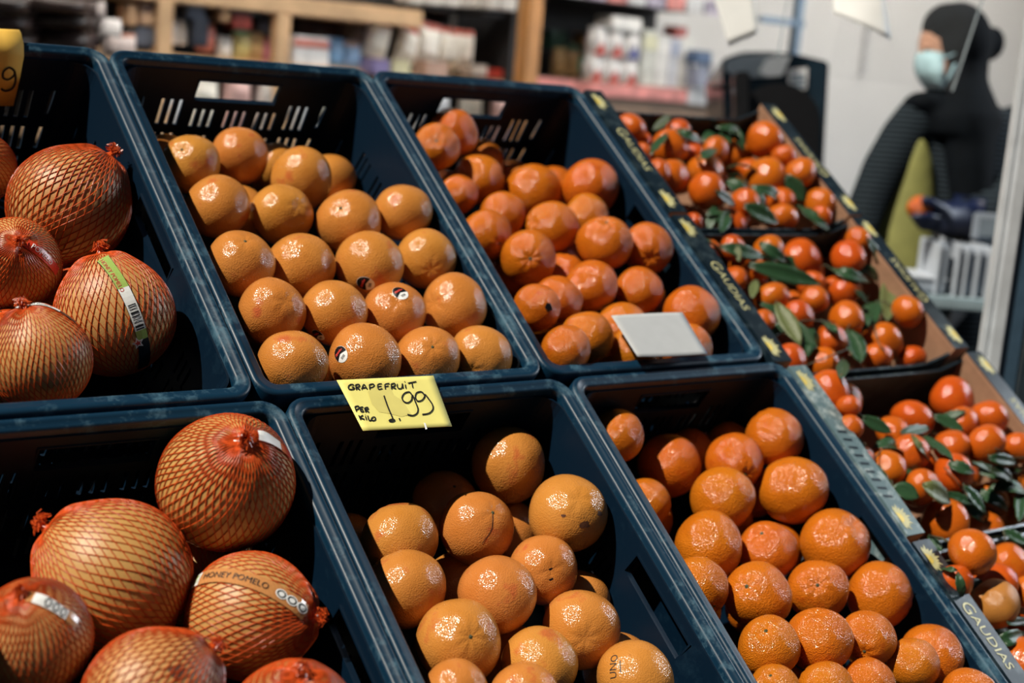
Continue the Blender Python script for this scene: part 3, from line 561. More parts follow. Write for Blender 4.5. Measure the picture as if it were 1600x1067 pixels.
for i in range(len(FRUIT['E'])):
    P, r = place('E', i); f = fruit('grapefruit', P, r, LE[i], 'grapefruit in the front crate', STEM['E'].get(i), calyx=i in (1, 2, 11))
    if i == 2: patch(*f, 772, 799, (772, 790), ribbon([(0, -.05), (.02, -.3), (.04, -.5), (.0, -.75), (-.10, -1.05), (-.16, -1.35)], .035), 'scar', 'scar_line', .006)
    if i == 3:
        for px, py, s in ((915, 820, .14), (938, 802, .10), (880, 806, .06)): patch(*f, px, py, (px, py-9), fine(([Vector((s*(1+.3*math.sin(3*a+px))*math.cos(a), s*.8*(1+.25*math.cos(2*a))*math.sin(a))) for a in [k*.524 for k in range(12)]], [tuple(range(12))])), 'scar', 'bruise', .004)
    if i == 8:
        for px, py in ((862, 889), (862, 906)): patch(*f, px, py, (px+4, py-8), ribbon([(-.05, -.04), (0, .0), (.03, .05)], .05), 'sticker_black', 'nick', .006)
    if i == 15: patch(*f, 957, 1040, (945, 1043), (lambda t: ([Vector((v.x, v.y-.10)) for v in t[0]], t[1]))(text_geo('UNO', .30)), 'ink', 'stamped_word', .006); patch(*f, 968, 1040, (956, 1043), ribbon([(-.16, 0), (.16, 0)], .03), 'ink', 'stamped_line', .006)
LF = {0: 'orange in the upper left corner of the front orange crate', 1: 'large orange at the upper left, half shaded, front crate', 2: 'shaded orange peeping behind the large upper left one, front crate', 3: 'orange against the left wall, upper of two, front crate', 4: 'orange in the upper middle with a dark stem low on its right, front crate',
      5: 'dark orange at the back wall behind the upper middle one', 6: 'orange at the upper right of the front crate, nearest the right wall', 7: 'orange below the upper middle one, left half in shade, front crate', 8: 'largest orange at the right of the front crate, upper', 9: 'orange with coarse pores left of the one with a green star stem',
      10: 'orange with a small green star stem on top, middle of the front crate', 11: 'large smooth orange at the right wall, below the upper largest', 12: 'orange against the left wall with a dark stem, lower of two, front crate', 13: 'orange with a dark stem in a wrinkled dimple, lower left of the front crate', 14: 'orange with a star stem at its centre, lower middle of the front crate',
      15: 'orange at the right wall, below the large smooth one', 16: 'orange with a green stem on top at the left wall near the bottom edge', 17: 'redder pointed orange with scuffed tip near the bottom', 18: 'orange with a black stem at its lower edge, near the bottom right', 19: 'large orange behind the small rough one, bottom right of the front crate',
      20: 'small rough orange in front of a larger one, bottom right', 21: 'orange cut by the bottom edge, leftmost in the orange crate', 22: 'orange cut by the bottom edge, second from left in the orange crate', 23: 'orange cut by the bottom edge, below the black-stemmed one', 24: 'orange cut by the bottom edge near the carton corner'}
for i in range(len(FRUIT['F'])):
    P, r = place('F', i); fruit('orange', P, r, LF[i], 'oranges in the front crate', STEM['F'].get(i), calyx=i not in (17, 11))

# ------------------------------------------------------------------ netted pomelos
pm, pfn = fruit_mesh('pomelo', 0)
def net_mesh():
    bm = bmesh.new(); N_ = 54; T = 44
    for fam in (-1, 1):
        for k in range(N_):
            pts = []
            for j in range(T+1):
                t = .05+(math.pi-.12)*j/T; p = 2*math.pi*k/N_+fam*(t*.40+.025*math.sin(3*t+k*.7)); d = Vector((math.sin(t)*math.cos(p), math.sin(t)*math.sin(p), math.cos(t)))
                pts.append(d*(pfn(d)+.010))
            tube(bm, pts, .0085, 3, False)
    me = bm_mesh('net', bm)
    for p in me.polygons: p.use_smooth = True
    return me
NET = net_mesh()
def tuft_mesh():
    bm = bmesh.new(); rnd = random.Random(3); z = pfn((0, 0, 1))
    lathe(bm, [(.13, z-.02), (.07, z+.04), (.045, z+.075), (.05, z+.095), (.02, z+.11)], 10)
    for k in range(70):
        a = rnd.uniform(0, 6.28); s = rnd.uniform(.04, .17); h = rnd.uniform(.03, .17); b = a+rnd.uniform(-.6, .6)
        tube(bm, [(.035*math.cos(a), .035*math.sin(a), z+.06), (s*.6*math.cos(a), s*.6*math.sin(a), z+.07+h), (s*1.1*math.cos(b), s*1.1*math.sin(b), z+.04+h*rnd.uniform(.4, 1.1))], .009, 3, False)
    return bm_mesh('net_tuft', bm)
TUFT = tuft_mesh(); CLIP = box_mesh('clip', (0.02, 0, pfn((0, 0, 1))+.085), (.10, .05, .035), .008)
def band(o, M, p0, p1, w, mat, texts=(), bars=None, stripes=(), lift=.03):
    """label ribbon along the skin from one picture spot to another; texts: (string, size, u centre, material)"""
    P = M.translation.copy(); r = M.to_scale()[0]; Mi = M.inverted().to_3x3()
    a = (Mi @ surf_dir(P, r, *p0)).normalized(); b = (Mi @ surf_dir(P, r, *p1)).normalized(); n = a.cross(b).normalized(); ang = a.angle(b)
    def mp(u, v, l): d = a*math.cos(u*ang)+n.cross(a)*math.sin(u*ang); d = (d+n*v).normalized(); return d*(pfn(d)+l)
    def strip(u0, u1, v0, v1, l, mt, nm, par):
        K = max(2, int((u1-u0)*30)); vs = []; fs = []
        for k in range(K+1):
            u = u0+(u1-u0)*k/K
            for v in (v0, (v0+v1)/2, v1): vs.append(mp(u, v, l))
        for k in range(K):
            for q in range(2): fs.append((3*k+q, 3*k+q+1, 3*k+q+4, 3*k+q+3))
        return link(nm, mesh_from(nm, vs, fs), mt, par)
    bd = strip(0, 1, -w/2, w/2, lift, mat, 'label_band', o)
    for (u0, u1, mt) in stripes: strip(u0, u1, -w*.46, w*.46, lift+.004, mt, 'label_panel', bd)
    for s, size, uc, vc, mt, flip in texts:
        tv, tf = text_geo(s, size); sg = -1 if flip else 1
        me = mesh_from('lettering', [mp(uc+sg*v.x/ang, vc+sg*(v.y-size*.33), lift+.009) for v in tv], tf); link('lettering', me, mt, bd)
    if bars:
        u0, u1, mt = bars; k = u0
        vs = []; fs = []; i = 0; rnd = random.Random(2)
        while k < u1:
            d = rnd.choice((.006, .01, .016)); vs += [mp(k, -w*.34, lift+.009), mp(k+d, -w*.34, lift+.009), mp(k+d, w*.34, lift+.009), mp(k, w*.34, lift+.009)]; fs.append((i, i+1, i+2, i+3)); i += 4; k += d+rnd.choice((.008, .012, .016))
        link('barcode', mesh_from('barcode', vs, fs), mt, bd)
    return bd, mp
PT = {'A': [(172, 244), (-60, 240), (28, 382), (158, 402), (40, 487)], 'D': [(378, 697), (78, 829), (483, 965), (36, 935), (327, 1016), (470, 1060)]}
LA = ['largest netted pomelo, topmost in the back pomelo crate', 'netted pomelo cut by the left picture edge, highest in the back crate', 'netted pomelo with a red lettered band, left of the green-banded one', 'netted pomelo with a green and black barcode band, back crate', 'netted pomelo at the front left of the back crate, thin band over its top']
LD = ['netted pomelo with a red and white tag, rear right of the front crate', 'big netted pomelo in the middle left of the front crate, shaded at its upper left', 'netted pomelo with a HONEY POMELO band across it, front crate', 'netted pomelo cut by the left edge with round seals on its band, front crate', 'netted pomelo with a dark mark at the bottom picture edge, front crate', 'netted pomelo just showing at the bottom edge, right side of the front crate']
def pomelo(P, r, label, group, stem):
    o, M, fn = fruit('pomelo', P, r, label, group, stem, calyx=False, var=0, name='netted_pomelo')
    nt_ = link('net', NET, 'net', o); tf = link('net_tuft', TUFT, 'net', nt_); link('clip', CLIP, 'clip_black', tf); return o, M
for key, labs in (('A', LA), ('D', LD)):
    for i in range(len(FRUIT[key])):
        P, r = place(key, i); o, M = pomelo(P, r, labs[i], 'netted pomelos in the %s crate' % ('back' if key == 'A' else 'front'), PT[key][i])
        if (key, i) == ('A', 3):
            band(o, M, (162, 412), (222, 572), .20, 'sticker_black', texts=(('HONEY POMELO', .095, .17, -.04, 'print_red', False),), stripes=((.0, .30, 'band_green'), (.30, .62, 'sticker_white'), (.62, .69, 'band_green')), bars=(.43, .61, 'ink'))
            V, F = sunflower(.10, 5, False); o2 = patch(o, M, pfn, 214, 534, (210, 524), fine(([Vector((.11*(1 if k % 2 == 0 else .45)*math.sin(k*math.pi/5), .11*(1 if k % 2 == 0 else .45)*math.cos(k*math.pi/5))) for k in range(10)], [tuple(range(10))]), 1), 'sticker_white', 'printed_star', .042)
            patch(o, M, pfn, 214, 534, (210, 524), fine(([Vector((.06*(1 if k % 2 == 0 else .45)*math.sin(k*math.pi/5), .06*(1 if k % 2 == 0 else .45)*math.cos(k*math.pi/5))) for k in range(10)], [tuple(range(10))]), 1), 'print_red', 'printed_star', .048)
        if (key, i) == ('A', 2): band(o, M, (40, 383), (88, 425), .20, 'band_red', texts=(('POMELO', .15, .40, 0, 'sticker_white', False),))
        if (key, i) == ('A', 4): band(o, M, (2, 488), (116, 506), .10, 'sticker_black', stripes=((.18, .75, 'sticker_white'),), texts=(('HONEY POMELO', .07, .45, 0, 'ink', False),))
        if (key, i) == ('D', 0): band(o, M, (398, 688), (452, 716), .16, 'band_red', stripes=((.0, .55, 'sticker_white'),))
        if (key, i) == ('D', 2):
            bd, mp = band(o, M, (300, 918), (470, 958), .26, 'band_clear', stripes=((.0, .16, 'sticker_white'),), texts=(('HONEY POMELO', .148, .45, 0, 'ink', False),), bars=(.03, .14, 'band_green'))
            for u in (.79, .87, .95):
                vs = [mp(u, 0, .038)]+[mp(u+.042*math.cos(a), .075*math.sin(a), .038) for a in [k*math.pi/8 for k in range(16)]]; link('round_seal', mesh_from('round_seal', vs, [(0, k+1, (k+1) % 16+1) for k in range(16)]), 'sticker_white', bd)
                vs = [mp(u+q*math.cos(a), 1.8*q*math.sin(a), .042) for a in [k*math.pi/8 for k in range(16)] for q in (.032, .022)]; link('seal_ring', mesh_from('seal_ring', vs, [(2*k, 2*k+1, (2*k+3) % 32, (2*k+2) % 32) for k in range(16)]), 'ink', bd)
        if (key, i) == ('D', 3):
            bd, mp = band(o, M, (44, 938), (118, 975), .20, 'band_clear', stripes=((.1, .75, 'sticker_white'),))
            for u in (.35, .5, .65):
                vs = [mp(u+q*math.cos(a), 1.5*q*math.sin(a), .042) for a in [k*math.pi/8 for k in range(16)] for q in (.055, .040)]; link('seal_ring', mesh_from('seal_ring', vs, [(2*k, 2*k+1, (2*k+3) % 32, (2*k+2) % 32) for k in range(16)]), 'ink', bd)
        if (key, i) == ('D', 4): patch(o, M, pfn, 275, 1050, (275, 1040), fine(([Vector((.12*math.cos(a)*(1+.3*math.sin(3*a)), .10*math.sin(a))) for a in [k*.524 for k in range(12)]], [tuple(range(12))])), 'scar', 'dark_mark', .004)
def zone(x, w, y, l): return '%s %s' % (('front', 'middle', 'rear')[min(2, int(3*y/l))], ('left', 'centre', 'right')[min(2, int(3*x/w))])
for (x, y, z, r) in [(-.06, -.12, -.150, .058)]+[tuple(q[:4]) for q in FILL['A']]: pomelo(sw(x, y, z), r, 'shaded netted pomelo half hidden beneath the others', 'pomelos of the lower layer', None)
for key, kind, lab in (('B', 'grapefruit', 'shaded grapefruit glimpsed between the neat rows above'), ('C', 'orange', 'shaded orange beneath the others in the back orange crate'), ('E', 'grapefruit', 'shaded grapefruit beneath the others in the front crate'), ('F', 'orange', 'shaded orange beneath the others in the front orange crate')):
    x0 = {'B': 0, 'C': .4, 'E': XO, 'F': .4+XO}[key]; y0 = 0 if key in 'BC' else -.603
    for q in FILL[key]: fruit(kind, sw(*q[:3]), q[3], lab+', '+zone(q[0]-x0, .4, q[1]-y0, .6), 'lower layer of %s, %s crate' % (kind, 'back' if key in 'BC' else 'front'), calyx=False)

# ------------------------------------------------------------------ clementines
LK = {'K1': ['clementine at the upper left corner of the far carton', 'clementine with a dark leaf lying across its left side, far carton', 'clementine peeping over the leafy one at the back of the far carton', 'small clementine against the left strip, upper part of the far carton', 'yellowest round clementine high at the right, far carton', 'shaded clementine left of the high yellow one, far carton',
             'clementine in a touching pair at the left of the far carton, right one', 'clementine in a touching pair at the left of the far carton, nearer the strip', 'wide clementine at the centre left of the far carton', 'clementine right below the wide central one, far carton', 'shaded clementine behind the central pair, far carton', 'large lumpy clementine at the centre right of the far carton',
             'clementine at the right wall below the high yellow one, far carton', 'clementine tucked behind the large lumpy one, far carton', 'clementine with a black stem dot, centre front of the far carton', 'clementine with a black stem dot, right of centre at the front, far carton', 'clementine at the front of the far carton, between two broad leaves', 'clementine in the front right corner of the far carton, upper',
             'clementine half under a hanging leaf at the front of the far carton', 'small clementine by the flower print at the left strip, far carton', 'clementine in the front right corner of the far carton, lower', 'shaded clementine at the back wall of the far carton, middle', 'clementine between the high yellow one and the right wall, far carton'],
      'K2': ['clementine at the far left corner of the second carton', 'clementine under a broad leaf at the upper left, second carton', 'clementine at the top middle of the second carton', 'largest clementine of the second carton, shiny, upper middle', 'clementine beside the GAUDIAS lettering, upper of two', 'clementine below the longest leaf, left half of the second carton', 'small clementine beside the GAUDIAS lettering, lower of two',
             'clementine shaded by the tip of the longest leaf, second carton', 'clementine streaked with shade at the upper right, second carton', 'clementine under a dark leaf at the right, second carton', 'clementine in the middle right of the second carton, above the twig', 'clementine in the middle of the second carton, left of the twig', 'big clementine at the lower right with a twig across it, second carton', 'clementine just below the twig-crossed one, second carton',
             'clementine at the front wall of the second carton, middle', 'clementine at the front left corner of the second carton', 'shaded clementine at the right wall of the second carton', 'clementine tucked under the largest one, second carton', 'clementine between the dark leaves near the front of the second carton', 'shaded clementine in the front right corner of the second carton', 'clementine under the longest leaf near its stalk, second carton', 'shaded clementine at the top right corner of the second carton'],
      'K3': ['clementine in the upper left corner of the third carton, over the strip', 'small clementine right behind the upper left one, third carton', 'clementine at the pale strip below the upper left pair, third carton', 'oval clementine in the upper middle of the third carton', 'yellowest clementine at the upper right of the third carton', 'shaded clementine against the brown right wall, third carton', 'clementine under the yellow one, partly behind leaves, third carton', 'clementine below the shiny leaf, right of centre, third carton', 'clementine half behind a narrow leaf, centre of the third carton',
             'clementine at the pale strip, middle of the third carton', 'clementine with leaf shadows across it, lower middle of the third carton', 'clementine at the right of the third carton, above the big leaf', 'small clementine by the twig at the pale strip, third carton', 'large half-shaded clementine by the flower print, front of the third carton', 'clementine right of the half-shaded one, front of the third carton', 'clementine at the right picture edge below the big leaf', 'clementine at the right picture edge above the big leaf', 'dappled clementine behind the front pair, third carton', 'clementine at the right edge, front of the third carton', 'clementine under the mid-green leaf, third carton', 'clementine behind the oval one, third carton'],
      'K4': ['shiny clementine at the upper left of the nearest carton', 'clementine at the right edge near the top of the nearest carton', 'clementine against the strip with a leaf curling over it, nearest carton', 'clementine behind the brownish one, nearest carton', 'brownish discoloured clementine of the nearest carton', 'clementine under the leaf below the brownish one', 'clementine cut by the right edge, nearest carton', 'clementine wedge under the broad leaf at the lower right', 'large fruit in the lower right picture corner', 'clementine behind the large corner fruit']}
for key in ('K1', 'K2', 'K3', 'K4'):
    cn = {'K1': 'far', 'K2': 'second', 'K3': 'third', 'K4': 'nearest'}[key]
    for i in range(len(FRUIT[key])):
        P, r = place(key, i)
        st = {('K1', 14): (1160, 304), ('K1', 15): (1215, 313), ('K4', 4): (1531, 924), ('K1', 11): (1173, 258), ('K3', 13): (1462, 802)}.get((key, i))
        fruit('clementine', P, r*1.03, LK[key][i], 'clementines in the %s carton' % cn, st, mat='brown_clementine_skin' if (key, i) == ('K4', 4) else None)
    for q in FILL[key]: fruit('clementine', sw(*q[:3]), q[3], 'clementine half hidden under other fruit in the %s carton, %s' % (cn, zone(q[0]-.806, .446, q[1]-{'K1': .3, 'K2': -.007, 'K3': -.315, 'K4': -.62}[key], .3)), 'lower layer of the %s carton' % cn, calyx=False)

# leaves: each grows from one clementine; (stalk picture spot, tip picture spot, half width px, tone)
LEAVES = [((1047, 181), (1019, 204), 6, 1), ((1047, 199), (1101, 223), 7, 0), ((1042, 209), (1017, 241), 8, 0), ((1136, 329), (1126, 363), 10, 0), ((1163, 321), (1216, 348), 13, 0), ((1244, 319), (1298, 361), 11, 0), ((1229, 274), (1256, 316), 13, 0), ((1120, 300), (1150, 322), 8, 0), ((1090, 250), (1120, 232), 8, 0),
    ((1126, 385), (1197, 403), 11, 0), ((1187, 379), (1230, 410), 9, 0), ((1171, 414), (1283, 444), 14, 0), ((1152, 384), (1155, 409), 5, 1), ((1181, 438), (1175, 466), 7, 1), ((1213, 474), (1251, 539), 14, 1), ((1297, 419), (1361, 441), 10, 0), ((1391, 434), (1385, 502), 15, 1), ((1356, 374), (1389, 433), 10, 0), ((1325, 515), (1345, 567), 17, 0), ((1338, 456), (1358, 476), 9, 0), ((1243, 503), (1276, 545), 8, 0), ((1319, 563), (1313, 592), 9, 0), ((1283, 500), (1310, 520), 8, 0), ((1372, 470), (1362, 510), 8, 0),
    ((1346, 652), (1393, 676), 10, 0), ((1407, 676), (1453, 668), 8, 0), ((1425, 680), (1453, 723), 6, 1), ((1440, 680), (1489, 718), 10, 0), ((1459, 650), (1506, 673), 10, 0), ((1466, 655), (1509, 642), 6, 0), ((1267, 600), (1303, 643), 7, 0), ((1319, 689), (1352, 697), 10, 0), ((1352, 717), (1393, 763), 9, 0), ((1521, 724), (1589, 757), 14, 0), ((1482, 724), (1521, 738), 10, 0), ((1395, 762), (1436, 776), 15, 0), ((1442, 757), (1485, 784), 17, 1), ((1478, 770), (1524, 788), 7, 0), ((1506, 760), (1539, 801), 11, 0), ((1567, 829), (1606, 850), 9, 0), ((1595, 762), (1592, 815), 9, 0), ((1451, 836), (1472, 862), 6, 0), ((1545, 715), (1590, 722), 9, 0), ((1560, 745), (1600, 730), 8, 0),
    ((1452, 838), (1466, 876), 6, 0), ((1497, 896), (1504, 933), 7, 0), ((1459, 886), (1496, 891), 5, 0), ((1521, 1008), (1577, 1021), 14, 0), ((1556, 1006), (1600, 988), 11, 0), ((1574, 974), (1606, 969), 6, 0)]
CLEM = [a for a in ALL if a[0].name.startswith('clementine')]
def front(px, py):                           # depth of the heap at a picture position
    v = ray(px, py); best = None
    for o, M, P, r, fn in CLEM:
        oc = CAMPOS-P; a = v.dot(v); b = oc.dot(v); c = oc.dot(oc)-r*r; D = b*b-a*c
        if D > 0:
            k = (-b-math.sqrt(D))/a; best = k if best is None else min(best, k)
    n = swd((0, 0, 1)); kp = (sw(0, 0, -.035)-CAMPOS).dot(n)/v.dot(n)
    return kp if best is None else min(best, kp)
def leaf(b, t, hw, tone):
    K = 8; spx = [(b[0]+(t[0]-b[0])*k/K, b[1]+(t[1]-b[1])*k/K) for k in range(K+1)]
    d = [front(*p) for p in spx]; d0, d1 = d[0], d[-1]; lift = max(0, max((d0+(d1-d0)*k/K)-d[k] for k in range(K+1)))
    dep = [d0+(d1-d0)*k/K-.005-lift*math.sin(math.pi*min(1, max(0, k/K)))**.6*1.0 for k in range(K+1)]
    S = [CAMPOS+ray(*p)*q for p, q in zip(spx, dep)]
    w = hw*dep[0]/FPX; view = (CAMPOS-S[4]).normalized(); up = (view*.6+swd((0, 0, 1))*.6+Vector((random.uniform(-.5, .5), random.uniform(-.5, .5), 0))).normalized()
    vs = []; fs = []; ph = random.uniform(0, 6)
    for k, p in enumerate(S):
        tt = (S[min(k+1, K)]-S[max(k-1, 0)]).normalized(); s = tt.cross(up).normalized(); n = s.cross(tt)
        ww = w*(math.sin(math.pi*min(1, (.04+.96*k/K)))**.75)+.0006; cur = .35*ww
        for j in (-2, -1, 0, 1, 2):
            vs.append(p+s*ww*j/2+n*(abs(j)/2*cur+.0012*math.sin(3.1*k+j*2+ph)))
    for k in range(K):
        for j in range(4): fs.append((k*5+j, k*5+j+1, (k+1)*5+j+1, (k+1)*5+j))
    own = min(CLEM, key=lambda c: (c[2]-S[0]).length-c[3]); Mi = own[1].inverted()
    me = mesh_from('leaf', [Mi @ v for v in vs], fs)
    lf = link('leaf', me, 'leaf_pale' if tone else 'leaf', own[0], True)
    so = lf.modifiers.new('thickness', 'SOLIDIFY'); so.thickness = .0005/own[3]
    bm = bmesh.new(); c = own[2]; q = S[0]+(c-S[0]).normalized()*max(0, (c-S[0]).length-own[3]*.95)
    tube(bm, [Mi @ q, Mi @ ((q+S[0])/2+Vector((0, 0, .003))), Mi @ S[0], Mi @ S[1]], .0012/own[3], 5); link('twig', bm_mesh('twig', bm), 'twig', own[0], True)
for L_ in LEAVES: leaf(*L_)
def loose_leaf(ya, yb):                       # leaves deep in the heap
    for _ in range(60):
        c = sw(random.uniform(.86, 1.2), random.uniform(ya+.04, yb-.03), random.uniform(-.062, -.022))
        if all((c-f[2]).length > f[3]+.004 for f in CLEM): break
    own = min(CLEM, key=lambda f: (f[2]-c).length-f[3]); Mi = own[1].inverted(); a = random.uniform(0, 6.28); d = swd((math.cos(a), math.sin(a), random.uniform(-.2, .25))).normalized(); up = swd((random.uniform(-.6, .6), random.uniform(-.6, .6), 1)).normalized()
    L_ = random.uniform(.045, .075); w = random.uniform(.009, .014); s = d.cross(up).normalized(); n = s.cross(d); vs = []; fs = []; K = 8
    for k in range(K+1):
        t = k/K; ww = w*math.sin(math.pi*(.04+.96*t))**.75+.0004
        for j in (-2, -1, 0, 1, 2): vs.append(Mi @ (c+d*L_*(t-.5)+s*ww*j/2+n*(abs(j)/2*ww*.35-.012*(t-.5)**2*4)))
    for k in range(K):
        for j in range(4): fs.append((k*5+j, k*5+j+1, (k+1)*5+j+1, (k+1)*5+j))
    lf = link('leaf', mesh_from('leaf', vs, fs), 'leaf', own[0], True); so = lf.modifiers.new('thickness', 'SOLIDIFY'); so.thickness = .0005/own[3]
for ya, yb in ((.30, .59), (-.007, .296), (-.315, -.014), (-.60, -.33)):
    for _ in range(16): loose_leaf(ya, yb)
def twig(pts):
    W = [CAMPOS+ray(*p)*(front(*p)-.008) for p in pts]; own = min(CLEM, key=lambda c: (c[2]-W[0]).length-c[3]); Mi = own[1].inverted(); bm = bmesh.new()
    tube(bm, [Mi @ w for w in W], .0011/own[3], 5); link('twig', bm_mesh('twig', bm), 'twig', own[0], True)
for t_ in ([(1358, 458), (1348, 485), (1325, 510)], [(1365, 500), (1368, 524), (1375, 540), (1383, 548)], [(1235, 505), (1262, 500), (1305, 503)], [(1262, 570), (1300, 555), (1325, 545)], [(1475, 730), (1492, 748), (1510, 775)], [(1368, 715), (1380, 700), (1400, 690)], [(1345, 712), (1353, 730), (1348, 750)], [(1362, 728), (1372, 745), (1362, 762)], [(1555, 700), (1575, 715), (1600, 715)]): twig(t_)

# ------------------------------------------------------------------ price cards
def card(name, px, Z, mat, label, cat, bend=0.):
    n = swd((0, 0, 1)); o_ = sw(0, 0, Z)
    def hit(p, up=0.): v = ray(*p); k = (o_+n*up-CAMPOS).dot(n)/v.dot(n); return CAMPOS+v*k
    c = [hit(p) for p in px]; N_ = 12; vs = []; fs = []; base = (c[2]+c[3])/2
    for j in range(N_+1):
        for i in range(N_+1):
            a = c[0].lerp(c[1], i/N_); b = c[3].lerp(c[2], i/N_); t = j/N_; u = i/N_
            vs.append(a.lerp(b, t)+n*(bend*(-math.sin(math.pi*u)*t*t+.4*math.sin(math.pi*u)*(1-t)))-base)
    for j in range(N_):
        for i in range(N_): q = j*(N_+1)+i; fs.append((q, q+N_+1, q+N_+2, q+1))
    o = link(name, mesh_from(name, vs, fs), mat, None, True); o.location = base; so = o.modifiers.new('thickness', 'SOLIDIFY'); so.thickness = .0006; so.offset = 0
    tag(o, label, cat)
    def put(shape, mt, nm, up=.0012):        # shape in picture positions on the card
        me = mesh_from(nm, [hit(v, up)-base for v in shape[0]], shape[1]); return link(nm, me, mt, o)
    return o, put
o, put = card('price_card', [(526, 594), (677, 587), (706, 666), (567, 673)], .0085, 'yellow_card', 'yellow handwritten price card reading GRAPEFRUIT 1,99 per kilo on the crate rims', 'price card', .0)
Z4 = lambda pts: [(400+x/3.953, 560+y/3.953) for x, y in pts]
put((Z4([(690, 205), (760, 150), (830, 170), (850, 225), (905, 260), (960, 345), (900, 360), (820, 340), (760, 330), (715, 280)]), [tuple(range(10))[::-1]]), 'card_stain', 'water_stain', .0006)
INK = [[(605, 164), (588, 159), (572, 170), (572, 186), (590, 191), (605, 186), (603, 177), (590, 176)], [(620, 193), (614, 163)], [(614, 163), (632, 159), (640, 167), (630, 176), (617, 178), (642, 192)], [(652, 191), (666, 160), (686, 189)], [(657, 181), (680, 179)], [(703, 192), (700, 161)], [(700, 161), (722, 157), (730, 167), (719, 177), (703, 179)],
       [(777, 156), (753, 160), (757, 189), (781, 186)], [(755, 174), (775, 171)], [(800, 190), (797, 160), (824, 154)], [(798, 174), (819, 170)], [(838, 189), (834, 158)], [(834, 158), (853, 153), (860, 163), (849, 172), (837, 175), (864, 186)], [(872, 156), (874, 177), (886, 186), (900, 181), (904, 154)], [(904, 154), (908, 184)], [(922, 160), (926, 185)], [(917, 141), (920, 145)], [(938, 152), (990, 142)], [(962, 148), (969, 181)],
       [(620, 326), (610, 297)], [(610, 297), (629, 293), (637, 302), (627, 312), (614, 315)], [(662, 299), (643, 303), (649, 327), (667, 325)], [(646, 315), (660, 312)], [(678, 331), (670, 306)], [(670, 306), (687, 301), (693, 311), (676, 318), (699, 331)],
       [(634, 350), (646, 377)], [(661, 350), (642, 363), (670, 375)], [(676, 357), (682, 377)], [(674, 347), (676, 350)], [(690, 352), (698, 381), (712, 379)], [(722, 361), (712, 373), (722, 383), (737, 377), (735, 363), (722, 361)]]
BIG = [[(790, 229), (800, 258), (815, 300), (832, 340), (846, 374)], [(846, 374), (857, 382), (840, 389), (822, 384), (834, 376), (850, 375)], [(884, 368), (890, 383)],
       [(962, 224), (945, 206), (917, 215), (902, 240), (912, 264), (938, 273), (960, 256), (966, 226), (985, 270), (1000, 310), (994, 338), (968, 352), (935, 345)],
       [(1040, 224), (1020, 205), (992, 212), (984, 238), (998, 262), (1024, 258), (1040, 238), (1044, 222), (1068, 252), (1090, 286), (1092, 314), (1068, 338), (1026, 345)]]
put(merge([ribbon(Z4(s), 1.9) for s in INK]), 'ink', 'handwriting')
put(merge([ribbon(Z4(s), 2.2) for s in BIG]), 'ink', 'handwritten_price')
put((Z4([(1036, 396), (1048, 400), (1058, 436), (1046, 438)]), [(0, 1, 2, 3)]), 'sticker_white', 'torn_edge', .0010)
card('blank_card', [(955, 493), (1066, 488), (1105, 553), (996, 557)], .019, 'white_card', 'blank white card lying on the oranges at the front of the back crate', 'card', .002)
# card hung over the rear rim of the pomelo crate
ck = empty('price_card', sw(-.155, .606, .005), (TILT, 0, 0)); tag(ck, 'orange-yellow price card with a black 9 hung over the far left crate rim', 'price card')
def card_sheet():
    V = []; F = []; pr = [(.012, -.05), (.010, -.01), (.004, .002), (-.004, .0035), (-.021, -.001), (-.031, -.012), (-.037, -.045), (-.039, -.085)]
    for k in range(9):
        x = -.135+.18*k/8
        for (y, z) in pr: V.append((x, y, z+.0015*math.sin(k*.9)))
    n = len(pr)
    for k in range(8):
        for j in range(n-1): a = k*n+j; F.append((a, a+n, a+n+1, a+1))
    return mesh_from('card_sheet', V, F)
cs = link('card_sheet', card_sheet(), 'orange_card', ck, True); so = cs.modifiers.new('thickness', 'SOLIDIFY'); so.thickness = .0006

nine = ribbon([(.036, -.030), (.029, -.026), (.023, -.032), (.024, -.041), (.031, -.043), (.037, -.036), (.036, -.030), (.040, -.044), (.038, -.056), (.030, -.060), (.024, -.057)], .0030)
me = mesh_from('handwritten_nine', [(v.x, -.0362-(-v.y-.03)*.12, v.y) for v in nine[0]], nine[1]); link('handwritten_nine', me, 'ink', ck)

# ------------------------------------------------------------------ shelving and goods behind the stall
YS = 2.35
def rect(x0, y0, x1, y1, Y=YS):              # picture rectangle on the plane y = Y -> centre, width, height
    xm, ym = (x0+x1)/2, (y0+y1)/2; c = at(xm, ym, Y); w = (at(x1, ym, Y)-at(x0, ym, Y)).length; h = (at(xm, y0, Y)-at(xm, y1, Y)).length; return c, w, h
sh = empty('shelf_unit', (1.3, 2.5, 0)); tag(sh, 'pale pine shelf unit full of bags and packets on the left behind the crates', 'shelf')
def lbox(name, x0, x1, y0, y1, z0, z1, mat, par, bev=.003):
    p = par.location; return link(name, box_mesh(name, ((x0+x1)/2-p.x, (y0+y1)/2-p.y, (z0+z1)/2-p.z), (x1-x0, y1-y0, z1-z0), bev), mat, par)
zt = at(540, 16, YS).z; zl = at(300, 84, YS).z
lbox('shelf_board', .55, 1.70, YS, 2.72, zt-.028, zt+.022, 'pine', sh)
lbox('shelf_board', .55, 2.02, YS, 2.72, zl-.035, zl-.005, 'pine', sh)
lbox('shelf_board', .55, 2.02, YS, 2.72, .62, .65, 'pine', sh)
for px in (258, 443): x = at(px, 50, YS).x; lbox('upright', x-.022, x+.022, YS-.002, YS+.04, 0, 2.1 if px < 300 else zt-.03, 'pine', sh)
lbox('back_panel', .55, 2.04, 2.70, 2.725, 0, 2.2, 'shelf_back', sh)
